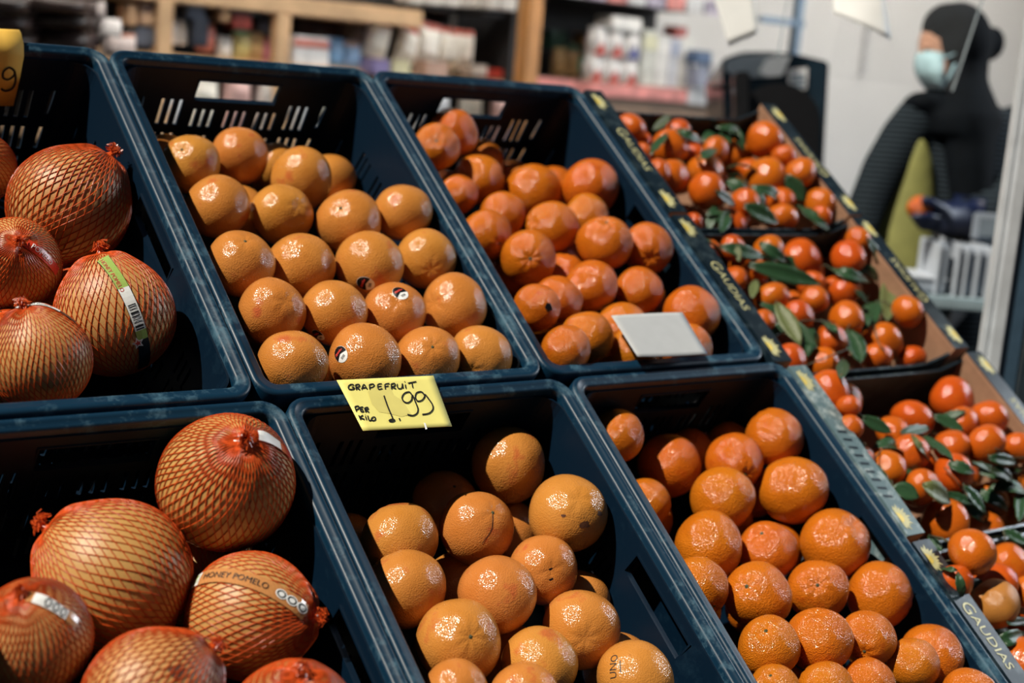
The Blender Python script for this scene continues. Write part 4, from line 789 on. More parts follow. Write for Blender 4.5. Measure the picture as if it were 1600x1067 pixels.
x = at(826, 60, YS-.1).x; lbox('upright', x-.026, x+.026, YS-.13, YS-.07, 0, 2.3, 'orange_wood', sh)['label'] = 'orange-brown wooden post'
s2 = empty('shelf_unit', (2.6, 2.5, 0)); tag(s2, 'dark shelf unit with a red price strip and white cartons, right of the wooden post', 'shelf')
zr = at(950, 128, YS).z
plain('price_strip_red', (.70, .26, .23), .5, noise=.35, scale=22); plain('price_strip_mixed', (.45, .40, .50), .5, noise=.6, scale=16); plain('grey_label', (.60, .60, .60), .5, noise=.08); plain('brown_board', (.22, .14, .09), .6, noise=.15, scale=8)
lbox('shelf_board', 2.12, 2.95, YS, 2.72, zr-.03, zr, 'brown_board', s2); lbox('price_strip', 2.12, 2.80, YS-.012, YS-.002, zr-.048, zr-.004, 'price_strip_red', s2); lbox('price_strip', 2.805, 3.10, YS-.012, YS-.002, zr-.052, zr+.006, 'grey_label', s2)
lbox('plinth', 2.12, 3.1, YS+.002, 2.6, .1, zr-.05, 'brown_board', s2)
zu = at(980, 2, YS).z; lbox('shelf_board', 2.12, 2.95, YS, 2.72, zu, zu+.03, 'shelf_back', s2)
for k in range(9): xx = 2.14+k*.088; lbox('promotion_label', xx, xx+.078, YS-.012, YS-.002, zu-.010, zu+.04, ('price_strip_red', 'grey_label', 'price_strip_mixed')[k % 3], s2)
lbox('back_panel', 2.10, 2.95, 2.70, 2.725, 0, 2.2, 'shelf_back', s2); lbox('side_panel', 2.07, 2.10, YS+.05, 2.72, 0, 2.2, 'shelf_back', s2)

PK = {}
def pack_mat(c): 
    k = 'pack_%02x%02x%02x' % tuple(int(v*255) for v in c)
    if k not in PK: PK[k] = plain(k, c, .4, noise=.22, scale=24)
    return k
def bag_mesh(w, h, d):                        # pillow bag with crimped top
    vs = []; fs = []; NU, NV = 12, 10
    for j in range(NV+1):
        t = j/NV; th = d*.5*(math.sin(math.pi*min(1, t*1.02))**.55 if t < .9 else .12)
        if j == 0: th = d*.22
        for k in range(NU):
            a = 2*math.pi*k/NU; cx = math.copysign(abs(math.cos(a))**.6, math.cos(a)); sy = math.copysign(abs(math.sin(a))**.8, math.sin(a))
            vs.append((w*.5*cx*(1-.06*math.sin(math.pi*t)), sy*th, h*t+.004*math.sin(4*a+t*5)))
    for j in range(NV):
        for k in range(NU): a = j*NU+k; b = j*NU+(k+1) % NU; fs.append((a, b, b+NU, a+NU))
    fs += [tuple(range(NU))[::-1], tuple(range(NV*NU, NV*NU+NU))]
    return mesh_from('bag', vs, fs)
def base_at(x0, y0, x1, y1, dy=0.): c, w, h = rect(x0, y0, x1, y1, YS+dy); return Vector((c.x, c.y, c.z-h/2)), w, h
def bag(x0, y0, x1, y1, col, top, label, lean=0., dy=.06):
    b, w, h = base_at(x0, y0, x1, y1, dy); o = link('goods_bag', bag_mesh(w, h, w*.6), pack_mat(col), None, True); o.location = b; o.rotation_euler = (0, lean, 0); tag(o, label, 'bag', 'bagged goods on the pine shelf')
    if top: link('sealed_top', box_mesh('sealed_top', (0, 0, h*.93), (w*1.0, w*.22, h*.16), .004), pack_mat(top), o)
    link('label_print', box_mesh('label_print', (0, -w*.29, h*.42), (w*.6, .004, h*.3), .001), pack_mat(tuple(min(1, c*1.25) for c in col)), o)
def packet(x0, y0, x1, y1, col, band_, label, dy=.05, depth=.07, cat='packet'):
    b, w, h = base_at(x0, y0, x1, y1, dy); o = link('goods_box', box_mesh('goods_box', (0, 0, h/2), (w, depth, h), .004), pack_mat(col)); o.location = b; tag(o, label, cat, 'boxed goods on the shelves')
    link('lid_flap', box_mesh('lid_flap', (0, 0, h*1.004), (w*.96, depth*.94, .004), .001), pack_mat(tuple(min(1, c*1.1) for c in col)), o)
    if band_: link('printed_band', box_mesh('printed_band', (0, -depth/2-.001, h*.80), (w*.94, .003, h*.26), .001), pack_mat(band_), o)
def jar(x0, y0, x1, y1, col, lid, label, dy=.05, tri=None):
    b, w, h = base_at(x0, y0, x1, y1, dy); r = w/2; bm = bmesh.new(); lathe(bm, [(r*.92, 0), (r, h*.03), (r, h*.72), (r*.8, h*.82), (r*.78, h*.84)], 20); o = link('goods_tub', bm_mesh('goods_tub', bm), pack_mat(col), None, True); o.location = b; tag(o, label, 'tub', 'tubs on the shelves')
    bm = bmesh.new(); lathe(bm, [(r*.86, h*.84), (r*.88, h*.86), (r*.88, h*.98), (r*.8, h)], 20); link('lid', bm_mesh('lid', bm), pack_mat(lid), o, True)
    if tri:
        vs = []
        for q in range(9):
            a = -math.pi/2-.9+1.8*q/8; vs += [(r*1.012*math.cos(a), r*1.012*math.sin(a), h*.06), (r*1.012*math.cos(a), r*1.012*math.sin(a), h*(.06+.44*(1-abs(q-4)/4)))]
        link('label_print', mesh_from('label_print', vs, [(2*q, 2*q+2, 2*q+3, 2*q+1) for q in range(8)]), pack_mat(tri), o)
WH = (.72, .70, .66); RD = (.52, .06, .04)
# left: dark sacks, white bag, coloured packets
for k, (x0, y0, x1, y1) in enumerate(((-60, -8, 55, 22), (20, -5, 150, 20), (-60, 24, 60, 46), (40, 22, 150, 44), (-60, 48, 70, 78), (45, 46, 150, 80))):
    b, w, h = base_at(x0, y0, x1, y1, -.25+.02*k); o = link('firewood_net', bag_mesh(h*1.05, w, .2), pack_mat(((.03, .018, .015), (.06, .038, .032), (.04, .022, .02))[k % 3]), None, True); o.rotation_euler = (0, math.pi/2, 0); o.location = b+Vector((-w/2, 0, h/2)); o.name = 'brown_sack'
    tag(o, 'dark brown sack in the pile at the upper left, %s layer, %s' % (('top', 'middle', 'bottom')[k//2], ('left', 'right')[k % 2]), 'sack', 'pile of brown sacks')
for k, (x0, y0, x1, y1, c) in enumerate(((150, 30, 190, 62, (.62, .58, .55)), (158, 52, 212, 88, (.60, .50, .46)), (120, 2, 165, 30, (.36, .31, .29)))): bag(x0, y0, x1, y1, c, (.55, .20, .10) if k == 1 else None, ('crumpled white bag above the left crate corner', 'pinkish bag with an orange top above the left crate corner', 'greyish bag at the upper left edge of the pile')[k], 0, -.15)
packet(190, 8, 207, 40, (.45, .28, .16), None, 'brown packet left of the pine upright, left one'); packet(212, 6, 232, 40, (.50, .32, .20), (.10, .06, .05), 'brown packet left of the pine upright, right one'); packet(205, 44, 240, 72, (.12, .13, .16), None, 'dark low packet left of the pine upright')
jar(262, 28, 276, 68, (.66, .62, .60), (.05, .06, .09), 'white tub beside the pine upright, left of two'); jar(276, 25, 292, 70, (.62, .60, .58), (.04, .06, .1), 'white tub beside the pine upright, right of two'); packet(284, 0, 312, 30, (.045, .055, .08), (.4, .42, .46), 'dark packet at the top of the pine shelf'); packet(293, 26, 318, 72, (.03, .035, .05), None, 'black packet between the white tubs and the red bag')
bag(305, 38, 335, 80, (.50, .16, .12), (.55, .24, .15), 'red bag on the pine shelf'); packet(335, 0, 352, 34, (.45, .27, .14), None, 'brown box at the top of the pine shelf'); packet(355, 22, 385, 46, (.20, .03, .02), None, 'dark red box under the top pine board'); packet(352, 4, 398, 22, (.02, .05, .045), None, 'dark green box under the top pine board')
bag(338, 58, 362, 92, (.60, .58, .54), None, 'white bag left of the yellow packets'); bag(362, 48, 392, 94, (.50, .42, .16), (.08, .36, .20), 'yellow bag with a green top on the pine shelf'); bag(385, 52, 412, 94, (.56, .38, .18), None, 'golden bag right of the green-topped one'); bag(408, 60, 430, 98, (.58, .17, .28), None, 'pink bag against the pine upright'); packet(395, 12, 428, 52, (.09, .09, .11), None, 'dark grey carton behind the yellow bags', .2)
packet(448, 58, 506, 106, (.68, .68, .68), (.55, .20, .16), 'white box with a red top right of the pine upright', cat='box'); packet(456, 18, 520, 58, (.05, .022, .016), None, 'dark brown carton at the back right of the pine upright', .25); bag(506, 60, 535, 112, (.12, .24, .40), None, 'blue bag beside the white box, left one'); bag(534, 66, 562, 114, (.16, .26, .42), (.30, .15, .08), 'blue bag beside the white box, right one'); packet(530, 20, 560, 62, (.22, .19, .19), None, 'grey carton behind the blue bags', .25)
for k, (x0, y0, x1, y1, ln) in enumerate(((566, 28, 602, 90, .20), (614, 40, 646, 98, .24), (645, 36, 682, 100, .12), (684, 44, 716, 108, .05), (714, 48, 738, 108, .0))): bag(x0, y0, x1, y1, (.74, .70, .62), (.56, .14, .10), 'white bag with a red top, %s of five on the pine shelf' % ('leftmost', 'second', 'middle', 'fourth', 'rightmost')[k], ln)
for k, (x0, x1) in enumerate(((572, 600), (604, 632), (655, 690))): packet(x0, 92+2*k, x1, 116+2*k, ((.22, .18, .36), (.62, .58, .36), (.5, .32, .24))[k], None, ('purple', 'pale yellow', 'tan')[k]+' packet in front of the white bags', -.02)
packet(728, 102, 752, 118, (.5, .40, .32), None, 'small tan packet right of the white bags', -.02); packet(752, 108, 776, 122, (.5, .05, .03), None, 'small red packet near the wooden post', -.02)
for k in range(6): x0 = 628+k*29; packet(x0, -34+1.8*k, x0+26, 6+2*k, (.66, .62, .56), (.4, .42, .46), 'pale packet on the top board, %s from left' % ('first', 'second', 'third', 'fourth', 'fifth', 'sixth')[k])
# a board for the pale packets to stand on
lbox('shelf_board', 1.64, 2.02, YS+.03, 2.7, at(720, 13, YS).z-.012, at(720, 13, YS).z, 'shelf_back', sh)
# lower shelf, seen through the crate slots and hand holes
zl2 = at(380, 215, YS).z; lbox('shelf_board', .55, 2.02, YS, 2.72, zl2-.03, zl2, 'pine', sh)
for k in range(11):
    x0 = 235+k*52; c0 = at(x0+24, 190, YS+.05); col = ((.78, .80, .82), (.80, .74, .68), (.66, .42, .38), (.82, .78, .68))[(k*3) % 4]
    w = .085; hh = (.20, .17, .19)[k % 3]; o = link('goods_bag', bag_mesh(w, hh, .06), pack_mat(col), None, True); o.location = (c0.x, YS+.036, zl2+.001); tag(o, 'pale bag on the lower shelf seen through crate openings, %s from left' % ('first', 'second', 'third', 'fourth', 'fifth', 'sixth', 'seventh', 'eighth', 'ninth', 'tenth', 'eleventh')[k], 'bag', 'bags on the lower shelf')
    link('label_print', box_mesh('label_print', (0, -.028, hh*.45), (w*.6, .004, hh*.4), .001), pack_mat(tuple(c*.8 for c in col)), o)
# right unit
for k in range(3): jar(913+27*k, 84+3.5*k, 937+27*k, 128+3.5*k, (.74, .72, .70), (.70, .70, .68), 'white tub with a red peak, lower layer, %s' % ('left', 'middle', 'right')[k], .04, RD)
for k in range(3): jar(919+26*k, 42+3*k, 943+26*k, 88+3*k, (.74, .72, .70), (.72, .72, .70), 'white tub of the upper layer, %s, with a %s peak' % (('left', 'middle', 'right')[k], ('red', 'red', 'blue')[k]), .04, RD if k < 2 else (.08, .10, .32))
packet(943, 28, 990, 48, (.74, .72, .68), None, 'white box on top of the tubs', .05, .09)
for k, (x0, x1, y0) in enumerate(((994, 1016, 48), (1016, 1036, 56), (1036, 1052, 60), (1052, 1074, 60))): packet(x0, y0, x1, 138+2.6*k, ((.56, .56, .50), (.70, .68, .64), (.60, .60, .62), (.72, .70, .64))[k], ((.62, .60, .40), None, (.35, .38, .48), None)[k], 'tall white carton right of the tubs, %s' % ('first', 'second', 'third', 'last')[k], .05, .06, 'carton')
packet(1046, 42, 1064, 58, (.45, .10, .08), None, 'small red packet lying on the tall cartons', .06)
jar(864, 75, 884, 118, (.22, .13, .05), (.30, .2, .08), 'amber jar in the dark corner, left of two', .12); jar(886, 70, 906, 120, (.25, .15, .06), (.03, .10, .06), 'amber jar in the dark corner, right of two', .12); packet(852, 48, 878, 78, (.015, .05, .035), None, 'dark green packet in the dark corner by the wooden post', .16); packet(903, 52, 916, 84, (.30, .17, .07), None, 'brown packet left of the white tubs', .16); packet(902, 88, 916, 112, (.02, .20, .14), None, 'green packet left of the white tubs', .1)
for k, (x0, y0, x1, y1, c) in enumerate(((1078, 80, 1102, 100, (.07, .12, .22)), (1078, 104, 1096, 136, (.28, .30, .38)), (1100, 100, 1128, 134, (.60, .58, .57)))): packet(x0, y0, x1, y1, c, None, ('dark blue', 'grey blue', 'white')[k]+' packet between the tall cartons and the shop scale', .0)

# ------------------------------------------------------------------ hanging paper notes on clear sheets
plain('pale_edge', (.45, .52, .56), .3, noise=.05, alpha=.6); plain('paper', (.93, .94, .93), .6, noise=.02); plain('steel_blue', (.16, .22, .28), .4, metal=.3, noise=.1); plain('acrylic', (.75, .80, .84), .08, noise=.02, alpha=.02)
def sheet(name, px, d, mat, label, cat, thick=.0015, curl=0.):
    c = [atd(*p, d) for p in px]; base = sum(c, Vector())/4; n = (c[1]-c[0]).cross(c[3]-c[0]).normalized(); vs = []; fs = []; N_ = 8
    for j in range(N_+1):
        for i in range(N_+1):
            u, t = i/N_, j/N_; p = c[0].lerp(c[1], u).lerp(c[3].lerp(c[2], u), t); vs.append(p-base+n*curl*math.sin(math.pi*u)*t)
    for j in range(N_):
        for i in range(N_): q = j*(N_+1)+i; fs.append((q, q+1, q+N_+2, q+N_+1))
    o = link(name, mesh_from(name, vs, fs), mat, None, True); o.location = base; so = o.modifiers.new('thickness', 'SOLIDIFY'); so.thickness = thick; tag(o, label, cat); return o
sheet('paper_note', [(1108, -25), (1176, -30), (1184, 52), (1139, 72)], 3.0, 'paper', 'bright white paper note hanging above the shop scale', 'paper note', .001, .0)
cvs = [(1300, -30), (1378, -30), (1392, 64), (1302, 22)]
sheet('paper_note', cvs, 2.9, 'paper', 'bright white curled paper note hanging left of the shop worker', 'paper note', .001, -.015)
sheet('clear_sheet', [(1078, -10), (1235, -30), (1215, 92), (1060, 84)], 3.1, 'acrylic', 'clear plastic sheet hanging behind the left paper note', 'sheet', .003)
sheet('clear_sheet', [(1330, -40), (1545, -30), (1488, 142), (1290, 120)], 2.95, 'acrylic', 'clear plastic sheet whose edge crosses the shop worker, behind the right note', 'sheet', .003)
for o, a_, b_, d_ in ((bpy.data.objects['clear_sheet'], (1235, -30), (1215, 92), 3.1), (bpy.data.objects['clear_sheet.001'], (1545, -30), (1488, 142), 2.95)):
    bm = bmesh.new(); tube(bm, [atd(*a_, d_)-o.location, atd(*b_, d_)-o.location], .0022, 6); link('sheet_edge', bm_mesh('sheet_edge', bm), 'pale_edge', o)
# ------------------------------------------------------------------ shop scale / till machine
plain('machine_dark', (.010, .020, .030), .22, noise=.1); plain('machine_black', (.006, .006, .007), .35, noise=.1); plain('machine_grey', (.20, .24, .28), .3, noise=.1)
DM = 4.0; mo = atd(1225, 400, DM); mo.z = 0
mc = empty('shop_scale', mo); tag(mc, 'dark shop scale with a curved hood and white labels, left of the shop worker', 'scale')
def mpt(px, py, dd=0.): return atd(px, py, DM+dd)-mo
def prism(name, px, d0, d1, mat, par=None, bev=.006):
    par = par or mc; bm = bmesh.new(); A = [bm.verts.new(mpt(x, y, d0)) for x, y in px]; B_ = [bm.verts.new(mpt(x, y, d0)+CF*(d1-d0)) for x, y in px]; n = len(px)
    bm.faces.new(A); bm.faces.new(B_[::-1])
    for k in range(n): bm.faces.new((A[k], B_[k], B_[(k+1) % n], A[(k+1) % n]))
    bmesh.ops.recalc_face_normals(bm, faces=bm.faces[:])
    if bev: bmesh.ops.bevel(bm, geom=bm.edges[:], offset=bev, segments=2, affect='EDGES')
    return link(name, bm_mesh(name, bm), mat, par)
hood = prism('hood', [(1128, 92), (1160, 80), (1210, 80), (1255, 86), (1296, 96), (1287, 262), (1286, 420), (1140, 420)], 0, .35, 'machine_dark')
prism('hood_panel', [(1136, 94), (1160, 86), (1205, 86), (1200, 120), (1150, 122), (1134, 108)], -.006, .0, 'machine_grey', hood, 0)
prism('label', [(1186, 112), (1196, 94), (1214, 86), (1236, 88), (1222, 118), (1200, 120)], -.010, -.007, 'sticker_white', hood, 0)['label'] = 'white label on the hood'
prism('label', [(1232, 108), (1262, 106), (1260, 138), (1246, 144), (1232, 134)], -.010, -.007, 'grey_label', hood, 0)['label'] = 'pale shield-shaped label on the hood'
for k in range(3): prism('label_print', [(1236, 116+8*k), (1258, 115+8*k), (1257, 119+8*k), (1236, 120+8*k)], -.013, -.011, 'steel_blue', hood, 0)
drum = prism('drum', [(1150, 178)]+[(1218+66*math.cos(a), 190-62*math.sin(a)) for a in [math.radians(170-k*17) for k in range(11)]]+[(1282, 260), (1282, 430), (1150, 430)], -.22, -.02, 'machine_black')
prism('post', [(1147, 112), (1172, 110), (1174, 200), (1150, 202)], -.30, -.24, 'machine_black'); prism('lever', [(1108, 134), (1145, 130), (1146, 140), (1110, 139)], -.28, -.26, 'machine_black')
prism('knob', [(1143, 138), (1149, 138), (1149, 146), (1143, 146)], -.31, -.30, 'machine_grey')
link('pedestal', box_mesh('pedestal', (0, .1, .45), (.34, .3, .9), .01), 'machine_black', mc)
p0, p1 = atd(1238, 95, 4.6), atd(1245, -60, 4.6); st = empty('sign_post', (p0.x, p0.y, 0)); tag(st, 'blue-grey metal post rising behind the shop scale', 'post')
link('pole', box_mesh('pole', (0, 0, 1.15), (.030, .030, 2.3), .004), 'steel_blue', st); link('cross_bar', box_mesh('cross_bar', (-.07, 0, at(1220, 45, 2.2).z), (.2, .02, .02), .003), 'steel_blue', st); link('foot', box_mesh('foot', (0, 0, .01), (.25, .25, .02), .004), 'steel_blue', st)
c, w, h = rect(1352, 30, 1358, 122, YB-.02); o = link('trim_1', box_mesh('trim_1', (0, 0, 0), (w, .03, h*1.9), .003), 'grey_label'); o.location = c+Vector((0, .01, .12)); o['kind'] = 'structure'; o['label'] = 'grey vertical trim on the pale wall'

# ------------------------------------------------------------------ metal upright and side table
plain('aluminium', (.60, .64, .68), .4, metal=.1, noise=.08); plain('post_blue', (.045, .085, .13), .4, noise=.1); plain('pale_metal', (.26, .34, .38), .4, noise=.1); plain('tray_rim', (.46, .50, .56), .5, noise=.05); plain('foam', (.30, .34, .40), .6, noise=.08)
b = atd(1570, 420, 2.45); pl = empty('metal_upright', (b.x, b.y, 0)); tag(pl, 'tall grey aluminium upright at the right picture edge', 'post')
rz = math.atan2(CR.y, CR.x); pl.rotation_euler = (0, 0, rz)
link('face', box_mesh('face', (0, 0, 1.3), (.024, .03, 2.6), .003), 'aluminium', pl); link('flange', box_mesh('flange', (-.0175, .004, 1.3), (.009, .024, 2.6), .002), 'aluminium', pl); link('groove', box_mesh('groove', (-.0125, .012, 1.3), (.004, .012, 2.6), 0), 'machine_black', pl)
link('side', box_mesh('side', (.030, .02, 1.3), (.035, .05, 2.6), .003), 'post_blue', pl); link('foot', box_mesh('foot', (.01, .01, .01), (.12, .12, .02), .003), 'aluminium', pl)
b = atd(1500, 466, 3.1); tb = empty('side_table', (b.x, b.y, 0)); tb.rotation_euler = (0, 0, rz); tag(tb, 'pale metal table with white trays, right behind the cartons', 'table')
zt2 = b.z; link('tabletop', box_mesh('tabletop', (0.05, .09, zt2-.012), (.42, .22, .026), .005), 'pale_metal', tb)
for sx in (-.13, .23):
    for sy in (0, .18): link('leg', box_mesh('leg', (sx, sy, (zt2-.025)/2), (.025, .025, zt2-.025), .003), 'pale_metal', tb)
for k, (x0, x1, y0) in enumerate(((1455, 1478, 376), (1486, 1497, 374), (1499, 1516, 378), (1517, 1534, 380), (1535, 1558, 378))):
    c0 = atd((x0+x1)/2, 455, 3.13); w = (x1-x0)/FPX*3.13; h = (455-y0)/FPX*3.13; tr = empty('foam_tray', (c0.x, c0.y, zt2+.001)); tr.rotation_euler = (0, 0, rz); tag(tr, 'white foam tray standing on edge on the side table, %s' % ('leftmost', 'second from left', 'middle', 'second from right', 'rightmost')[k], 'tray', 'white trays on the side table')
    link('tray_body', box_mesh('tray_body', (0, .06, h/2), (w*.8, .14, h), .006), 'foam', tr); link('tray_lip', box_mesh('tray_lip', (-w*.35, .06, h/2), (w*.22, .155, h*1.02), .003), 'tray_rim', tr)
c0 = atd(1548, 345, 3.22); o = link('picture_frame', box_mesh('picture_frame', (0, 0, 0), (.075, .02, .06), .004), 'foam'); 
o.location = Vector((c0.x, c0.y, zt2+.145)); o.rotation_euler = (0, 0, rz); tag(o, 'small pale framed tag above the foam trays', 'tag'); link('picture', box_mesh('picture', (0, -.011, 0), (.055, .003, .04), 0), 'machine_grey', o)
link('stem', box_mesh('stem', (0, .0, -.085), (.008, .008, .125), 0), 'machine_grey', o)
c0 = atd(1452, 440, 3.13); o = link('foam_tray', box_mesh('foam_tray', (0, .07, .016), (.10, .14, .03), .006), 'foam'); o.location = Vector((c0.x-.02, c0.y, zt2+.001)); o.rotation_euler = (0, 0, rz); tag(o, 'white foam tray lying flat at the left end of the side table', 'tray', 'white trays on the side table')
link('tray_lip', box_mesh('tray_lip', (0, .07, .033), (.106, .146, .005), .002), 'tray_rim', o)

# ------------------------------------------------------------------ the shop worker
plain('skin_tone', (.50, .27, .18), .5, noise=.06); plain('scarf', (.0016, .0032, .0055), .85, noise=.2, scale=30, bump=.3, spec=.12); plain('mask_blue', (.34, .52, .58), .7, noise=.08, scale=40)
plain('olive', (.20, .20, .055), .8, noise=.15, scale=20); plain('glove', (.004, .010, .045), .45, noise=.15); plain('trousers', (.012, .013, .016), .8); plain('shoe', (.01, .01, .01), .5)
mt, t, bs = nt('cardigan'); tcn = t.nodes.new('ShaderNodeTexCoord'); wv = t.nodes.new('ShaderNodeTexWave'); wv.bands_direction = 'Z'; wv.inputs['Scale'].default_value = 26; wv.inputs['Distortion'].default_value = 1.2
rp = t.nodes.new('ShaderNodeValToRGB'); rp.color_ramp.elements[0].color = (.001, .002, .0035, 1); rp.color_ramp.elements[1].color = (.026, .038, .048, 1); rp.color_ramp.elements[0].position = .45; rp.color_ramp.elements[1].position = .75
t.links.new(tcn.outputs['Object'], wv.inputs['Vector']); t.links.new(wv.outputs['Fac'], rp.inputs[0]); t.links.new(rp.outputs[0], bs.inputs['Base Color']); bs.inputs['Roughness'].default_value = .85; bs.inputs['Specular IOR Level'].default_value = .12
DP = 3.6; ORG = atd(1470, 430, DP); ORG.z = 0
def J(px, py, dd=0.): return atd(px, py, DP+dd)-ORG
def skinned(name, joints, edges, mat, parent, sub=2, root=0):
    me = bpy.data.meshes.new(name); me.from_pydata([tuple(j[0]) for j in joints], edges, []); o = bpy.data.objects.new(name, me); COL.objects.link(o)
    sk = o.modifiers.new('skin', 'SKIN'); sk.use_smooth_shade = True; lay = me.skin_vertices[0].data
    for v, j in zip(lay, joints): r = j[1]; v.radius = r if isinstance(r, tuple) else (r, r)
    lay[root].use_root = True
    sb = o.modifiers.new('sub', 'SUBSURF'); sb.levels = sub; sb.render_levels = sub
    dg = bpy.context.evaluated_depsgraph_get(); m2 = bpy.data.meshes.new_from_object(o.evaluated_get(dg)); bpy.data.objects.remove(o); bpy.data.meshes.remove(me); m2.materials.clear()
    return link(name, m2, mat, parent, True)
foot = lambda p: Vector((p.x, p.y, .04))
hipL, hipR = J(1440, 440, -.05), J(1505, 440, .06)
body_j = [(J(1472, 430), .13), (J(1474, 330), .10), (J(1484, 240), .09), (J(1492, 185), .07), (J(1494, 150), .055), (J(1482, 105), .075), (J(1488, 60), .095), (J(1492, 30), .06),
          (J(1446, 190, -.05), .036), (J(1384, 268, -.12), .034), (J(1348, 342, -.15), .03), (J(1335, 385, -.16), .03), (J(1546, 195, .03), .036), (J(1588, 280, -.02), .034), (J(1520, 338, -.18), .03), (J(1478, 342, -.24), .026),
          (hipL, .085), (Vector((hipL.x, hipL.y, .5)), .06), (Vector((hipL.x, hipL.y, .09)), .042), (Vector((hipL.x, hipL.y, .05))+CR*(-.12), .03), (hipR, .085), (Vector((hipR.x, hipR.y, .5)), .06), (Vector((hipR.x, hipR.y, .09)), .042), (Vector((hipR.x, hipR.y, .05))+CR*(-.12), .03),
          (J(1444, 92, -.01), .010), (J(1447, 80, -.04), .012)]
body_e = [(0, 1), (1, 2), (2, 3), (3, 4), (4, 5), (5, 6), (6, 7), (3, 8), (8, 9), (9, 10), (10, 11), (3, 12), (12, 13), (13, 14), (14, 15), (0, 16), (16, 17), (17, 18), (18, 19), (0, 20), (20, 21), (21, 22), (22, 23)]
body = skinned('person', body_j[:24], body_e, 'skin_tone', None); body.location = ORG
tag(body, 'person in a dark head scarf, face mask, striped cardigan and olive top holding an orange', 'person')
# face: nose, brow, eye
bm = bmesh.new()
for (px, py, r, s) in ((1443, 92, .016, (1, 1, 1.5)), (1452, 74, .020, (1, 1, .5))):
    q = bmesh.ops.create_uvsphere(bm, u_segments=12, v_segments=8, radius=r); bmesh.ops.transform(bm, matrix=Matrix.Translation(J(px, py, -.02)) @ Matrix.Diagonal((*s, 1)), verts=q['verts'])
link('nose', bm_mesh('nose', bm), 'skin_tone', body, True)
bm = bmesh.new(); q = bmesh.ops.create_uvsphere(bm, u_segments=12, v_segments=8, radius=.011); bmesh.ops.transform(bm, matrix=Matrix.Translation(J(1449, 83, -.05)), verts=q['verts']); link('eye', bm_mesh('eye', bm), 'machine_black', body, True)
def blob(bm, px, py, dd, rx, rz, ry):          # ellipsoid, half sizes in picture px (rx, rz) and metres (ry)
    k = DP/FPX; q = bmesh.ops.create_uvsphere(bm, u_segments=20, v_segments=14, radius=1.0); c = J(px, py, dd)
    Mx = Matrix((CR*rx*k, CF*ry, -CD*rz*k)).transposed().to_4x4(); Mx.translation = c; bmesh.ops.transform(bm, matrix=Mx, verts=q['verts'])
def loft(bm, rows, n=20):                      # rows: (px, py, dd, half width px, depth m)
    k = DP/FPX; R_ = []
    for px, py, dd, rx, ry in rows: c = J(px, py, dd); R_.append([bm.verts.new(c+CR*rx*k*math.cos(2*math.pi*i/n)+CF*ry*math.sin(2*math.pi*i/n)) for i in range(n)])
    for u, v in zip(R_, R_[1:]):
        for i in range(n): bm.faces.new((u[i], u[(i+1) % n], v[(i+1) % n], v[i]))
    bm.faces.new(R_[0][::-1]); bm.faces.new(R_[-1])
def arm(bm, pts): tube(bm, [J(*p[:3]) for p in pts], [p[3] for p in pts], 14)
def fuse(name, bm, mat, parent, vox=.011, it=6):   # one continuous skin round all the shapes
    bmesh.ops.recalc_face_normals(bm, faces=bm.faces[:]); me = bm_mesh(name, bm); o = bpy.data.objects.new(name, me); COL.objects.link(o)
    r_ = o.modifiers.new('remesh', 'REMESH'); r_.mode = 'VOXEL'; r_.voxel_size = vox; sm = o.modifiers.new('smooth', 'SMOOTH'); sm.iterations = it; sm.factor = .5
    dg = bpy.context.evaluated_depsgraph_get(); m2 = bpy.data.meshes.new_from_object(o.evaluated_get(dg)); bpy.data.objects.remove(o); bpy.data.meshes.remove(me); m2.materials.clear()
    return link(name, m2, mat, parent, True)
# head scarf: hood over the head, bun behind, folds round the neck and over the chest
bm = bmesh.new(); blob(bm, 1496, 68, .0, 52, 64, .105); blob(bm, 1478, 42, -.01, 36, 36, .09); blob(bm, 1549, 68, .03, 20, 27, .05); loft(bm, [(1498, 90, .01, 46, .09), (1498, 130, .0, 42, .09), (1492, 160, -.02, 60, .11), (1488, 190, -.03, 76, .13), (1490, 220, -.04, 66, .12)])
loft(bm, [(1512, 200, -.10, 44, .05), (1514, 260, -.11, 38, .045), (1516, 330, -.11, 34, .04)]); blob(bm, 1440, 165, -.07, 30, 22, .07)
fuse('head_scarf', bm, 'scarf', body)
bm = bmesh.new(); loft(bm, [(1492, 158, 0, 52, .09), (1490, 185, 0, 88, .11), (1486, 230, 0, 92, .12), (1478, 300, 0, 92, .125), (1472, 380, 0, 94, .13), (1468, 470, 0, 96, .135), (1465, 560, 0, 94, .13)])
arm(bm, [(1440, 176, -.05, .055), (1412, 215, -.09, .058), (1382, 265, -.12, .055), (1356, 320, -.14, .048), (1340, 372, -.16, .042)]); arm(bm, [(1552, 182, .03, .058), (1582, 225, .02, .060), (1592, 285, -.03, .058), (1560, 325, -.12, .054), (1520, 338, -.18, .048), (1494, 341, -.215, .042)])
fuse('cardigan', bm, 'cardigan', body)
bm = bmesh.new(); loft(bm, [(1436, 215, -.125, 8, .02), (1430, 250, -.115, 26, .04), (1420, 305, -.11, 40, .05), (1412, 380, -.11, 50, .055), (1408, 470, -.11, 52, .055)]); fuse('olive_top', bm, 'olive', body)
skinned('trousers', [(J(1472, 440), (.14, .14)), (hipL, .10), (Vector((hipL.x, hipL.y, .5)), .075), (Vector((hipL.x, hipL.y, .10)), .06), (hipR, .10), (Vector((hipR.x, hipR.y, .5)), .075), (Vector((hipR.x, hipR.y, .10)), .06)], [(0, 1), (1, 2), (2, 3), (0, 4), (4, 5), (5, 6)], 'trousers', body)
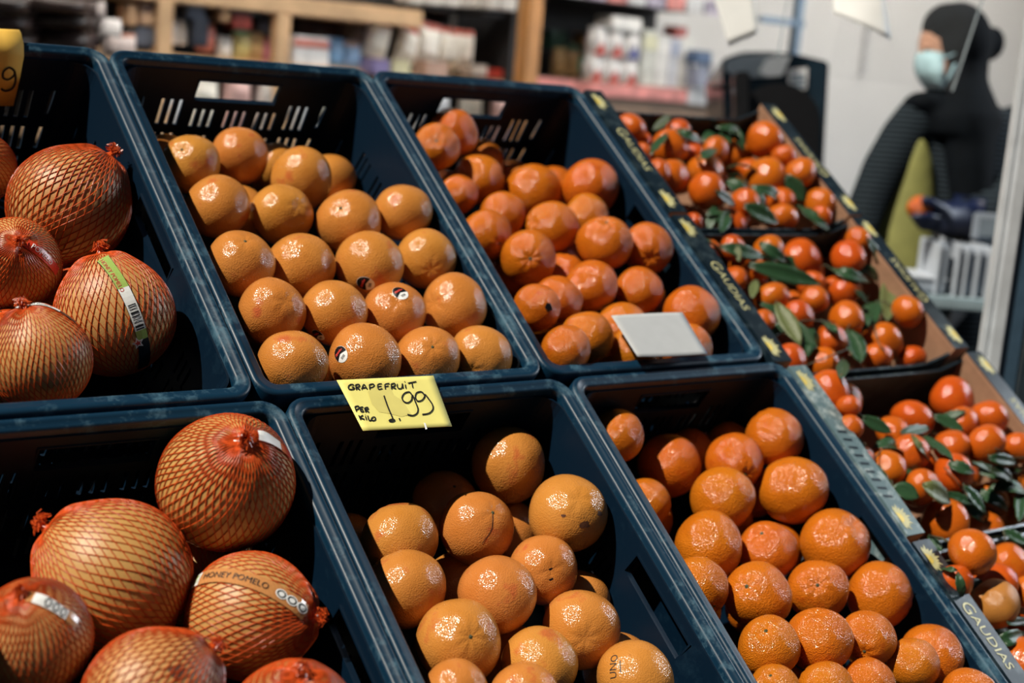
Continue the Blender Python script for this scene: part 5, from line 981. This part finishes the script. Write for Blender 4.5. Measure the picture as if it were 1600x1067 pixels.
for hp in (hipL, hipR): skinned('shoe', [(Vector((hp.x, hp.y, .05))+CR*.02, .045), (Vector((hp.x, hp.y, .045))-CR*.10, .045), (Vector((hp.x, hp.y, .035))-CR*.17, .032)], [(0, 1), (1, 2)], 'shoe', body, 2)
# face mask: pleated cup over nose and mouth with an ear loop
vs = []; fs = []
for j in range(9):
    for i in range(9):
        u, v = i/8, j/8; px = 1430+u*44+6*(v-.3)**2*8*(1-u); py = 84+u*2+v*60-4*math.sin(u*3)
        vs.append(J(px, py, -.035-.085*math.sin(math.pi*.5*u)*math.sin(math.pi*(.2+.6*v))+.005*math.sin(v*22)))
for j in range(8):
    for i in range(8): q = j*9+i; fs.append((q, q+1, q+10, q+9))
mk = link('face_mask', mesh_from('face_mask', vs, fs), 'mask_blue', body, True); so = mk.modifiers.new('thickness', 'SOLIDIFY'); so.thickness = .004
bm = bmesh.new(); tube(bm, [J(1470, 92, -.11), J(1482, 88, -.10), J(1492, 84, -.09)], .003); tube(bm, [J(1472, 136, -.10), J(1482, 122, -.10), J(1492, 100, -.09)], .003); link('ear_loop', bm_mesh('ear_loop', bm), 'mask_blue', mk, True)
# gloved hand: palm, four fingers and a thumb closed round the orange
oc = J(1437, 326, -.27); ORr = .030
wr = J(1492, 340, -.21); palm = J(1462, 340, -.25)
gj = [(wr, .044), (J(1478, 341, -.235), .040), (palm, .036), (J(1512, 340, -.19), .050)]; ge = [(0, 1), (1, 2), (0, 3)]
def ring(a, b, rr): return oc+(-CR*math.cos(a)*math.cos(b)-CD*math.sin(a)-CF*math.cos(a)*math.sin(b))*rr
for k, (a, L_) in enumerate(((-.55, 1.0), (-.85, 1.1), (-1.15, 1.05), (-1.4, .9))):
    i0 = len(gj); pts = [ring(a, 2.7, ORr+.013), ring(a, 2.0*L_, ORr+.010), ring(a, 1.2*L_+.1, ORr+.009), ring(a, .65, ORr+.008)]
    for q, p in enumerate(pts): gj.append((p, .0105-.0008*q)); ge.append((2 if q == 0 else i0+q-1, i0+q))
i0 = len(gj)
for q, p in enumerate((ring(.05, 2.5, ORr+.014), ring(.35, 1.9, ORr+.011), ring(.45, 1.35, ORr+.009))): gj.append((p, .0115-.001*q)); ge.append((1 if q == 0 else i0+q-1, i0+q))
skinned('glove', gj, ge, 'glove', body)
gj = [(J(1342, 372, -.16), .030), (J(1332, 396, -.17), .034)]; ge = [(0, 1)]
for k in range(4):
    i0 = len(gj)
    for q in range(3): gj.append((J(1325+k*4, 408+q*11, -.15-.016*k), .0095)); ge.append((1 if q == 0 else i0+q-1, i0+q))
i0 = len(gj)
for q in range(2): gj.append((J(1342+q*2, 402+q*11, -.22), .0105)); ge.append((1 if q == 0 else i0+q-1, i0+q))
skinned('glove', gj, ge, 'glove', body)
fruit('orange', oc+ORG, ORr, 'small orange held in the dark blue gloved hand', None, None, calyx=False)
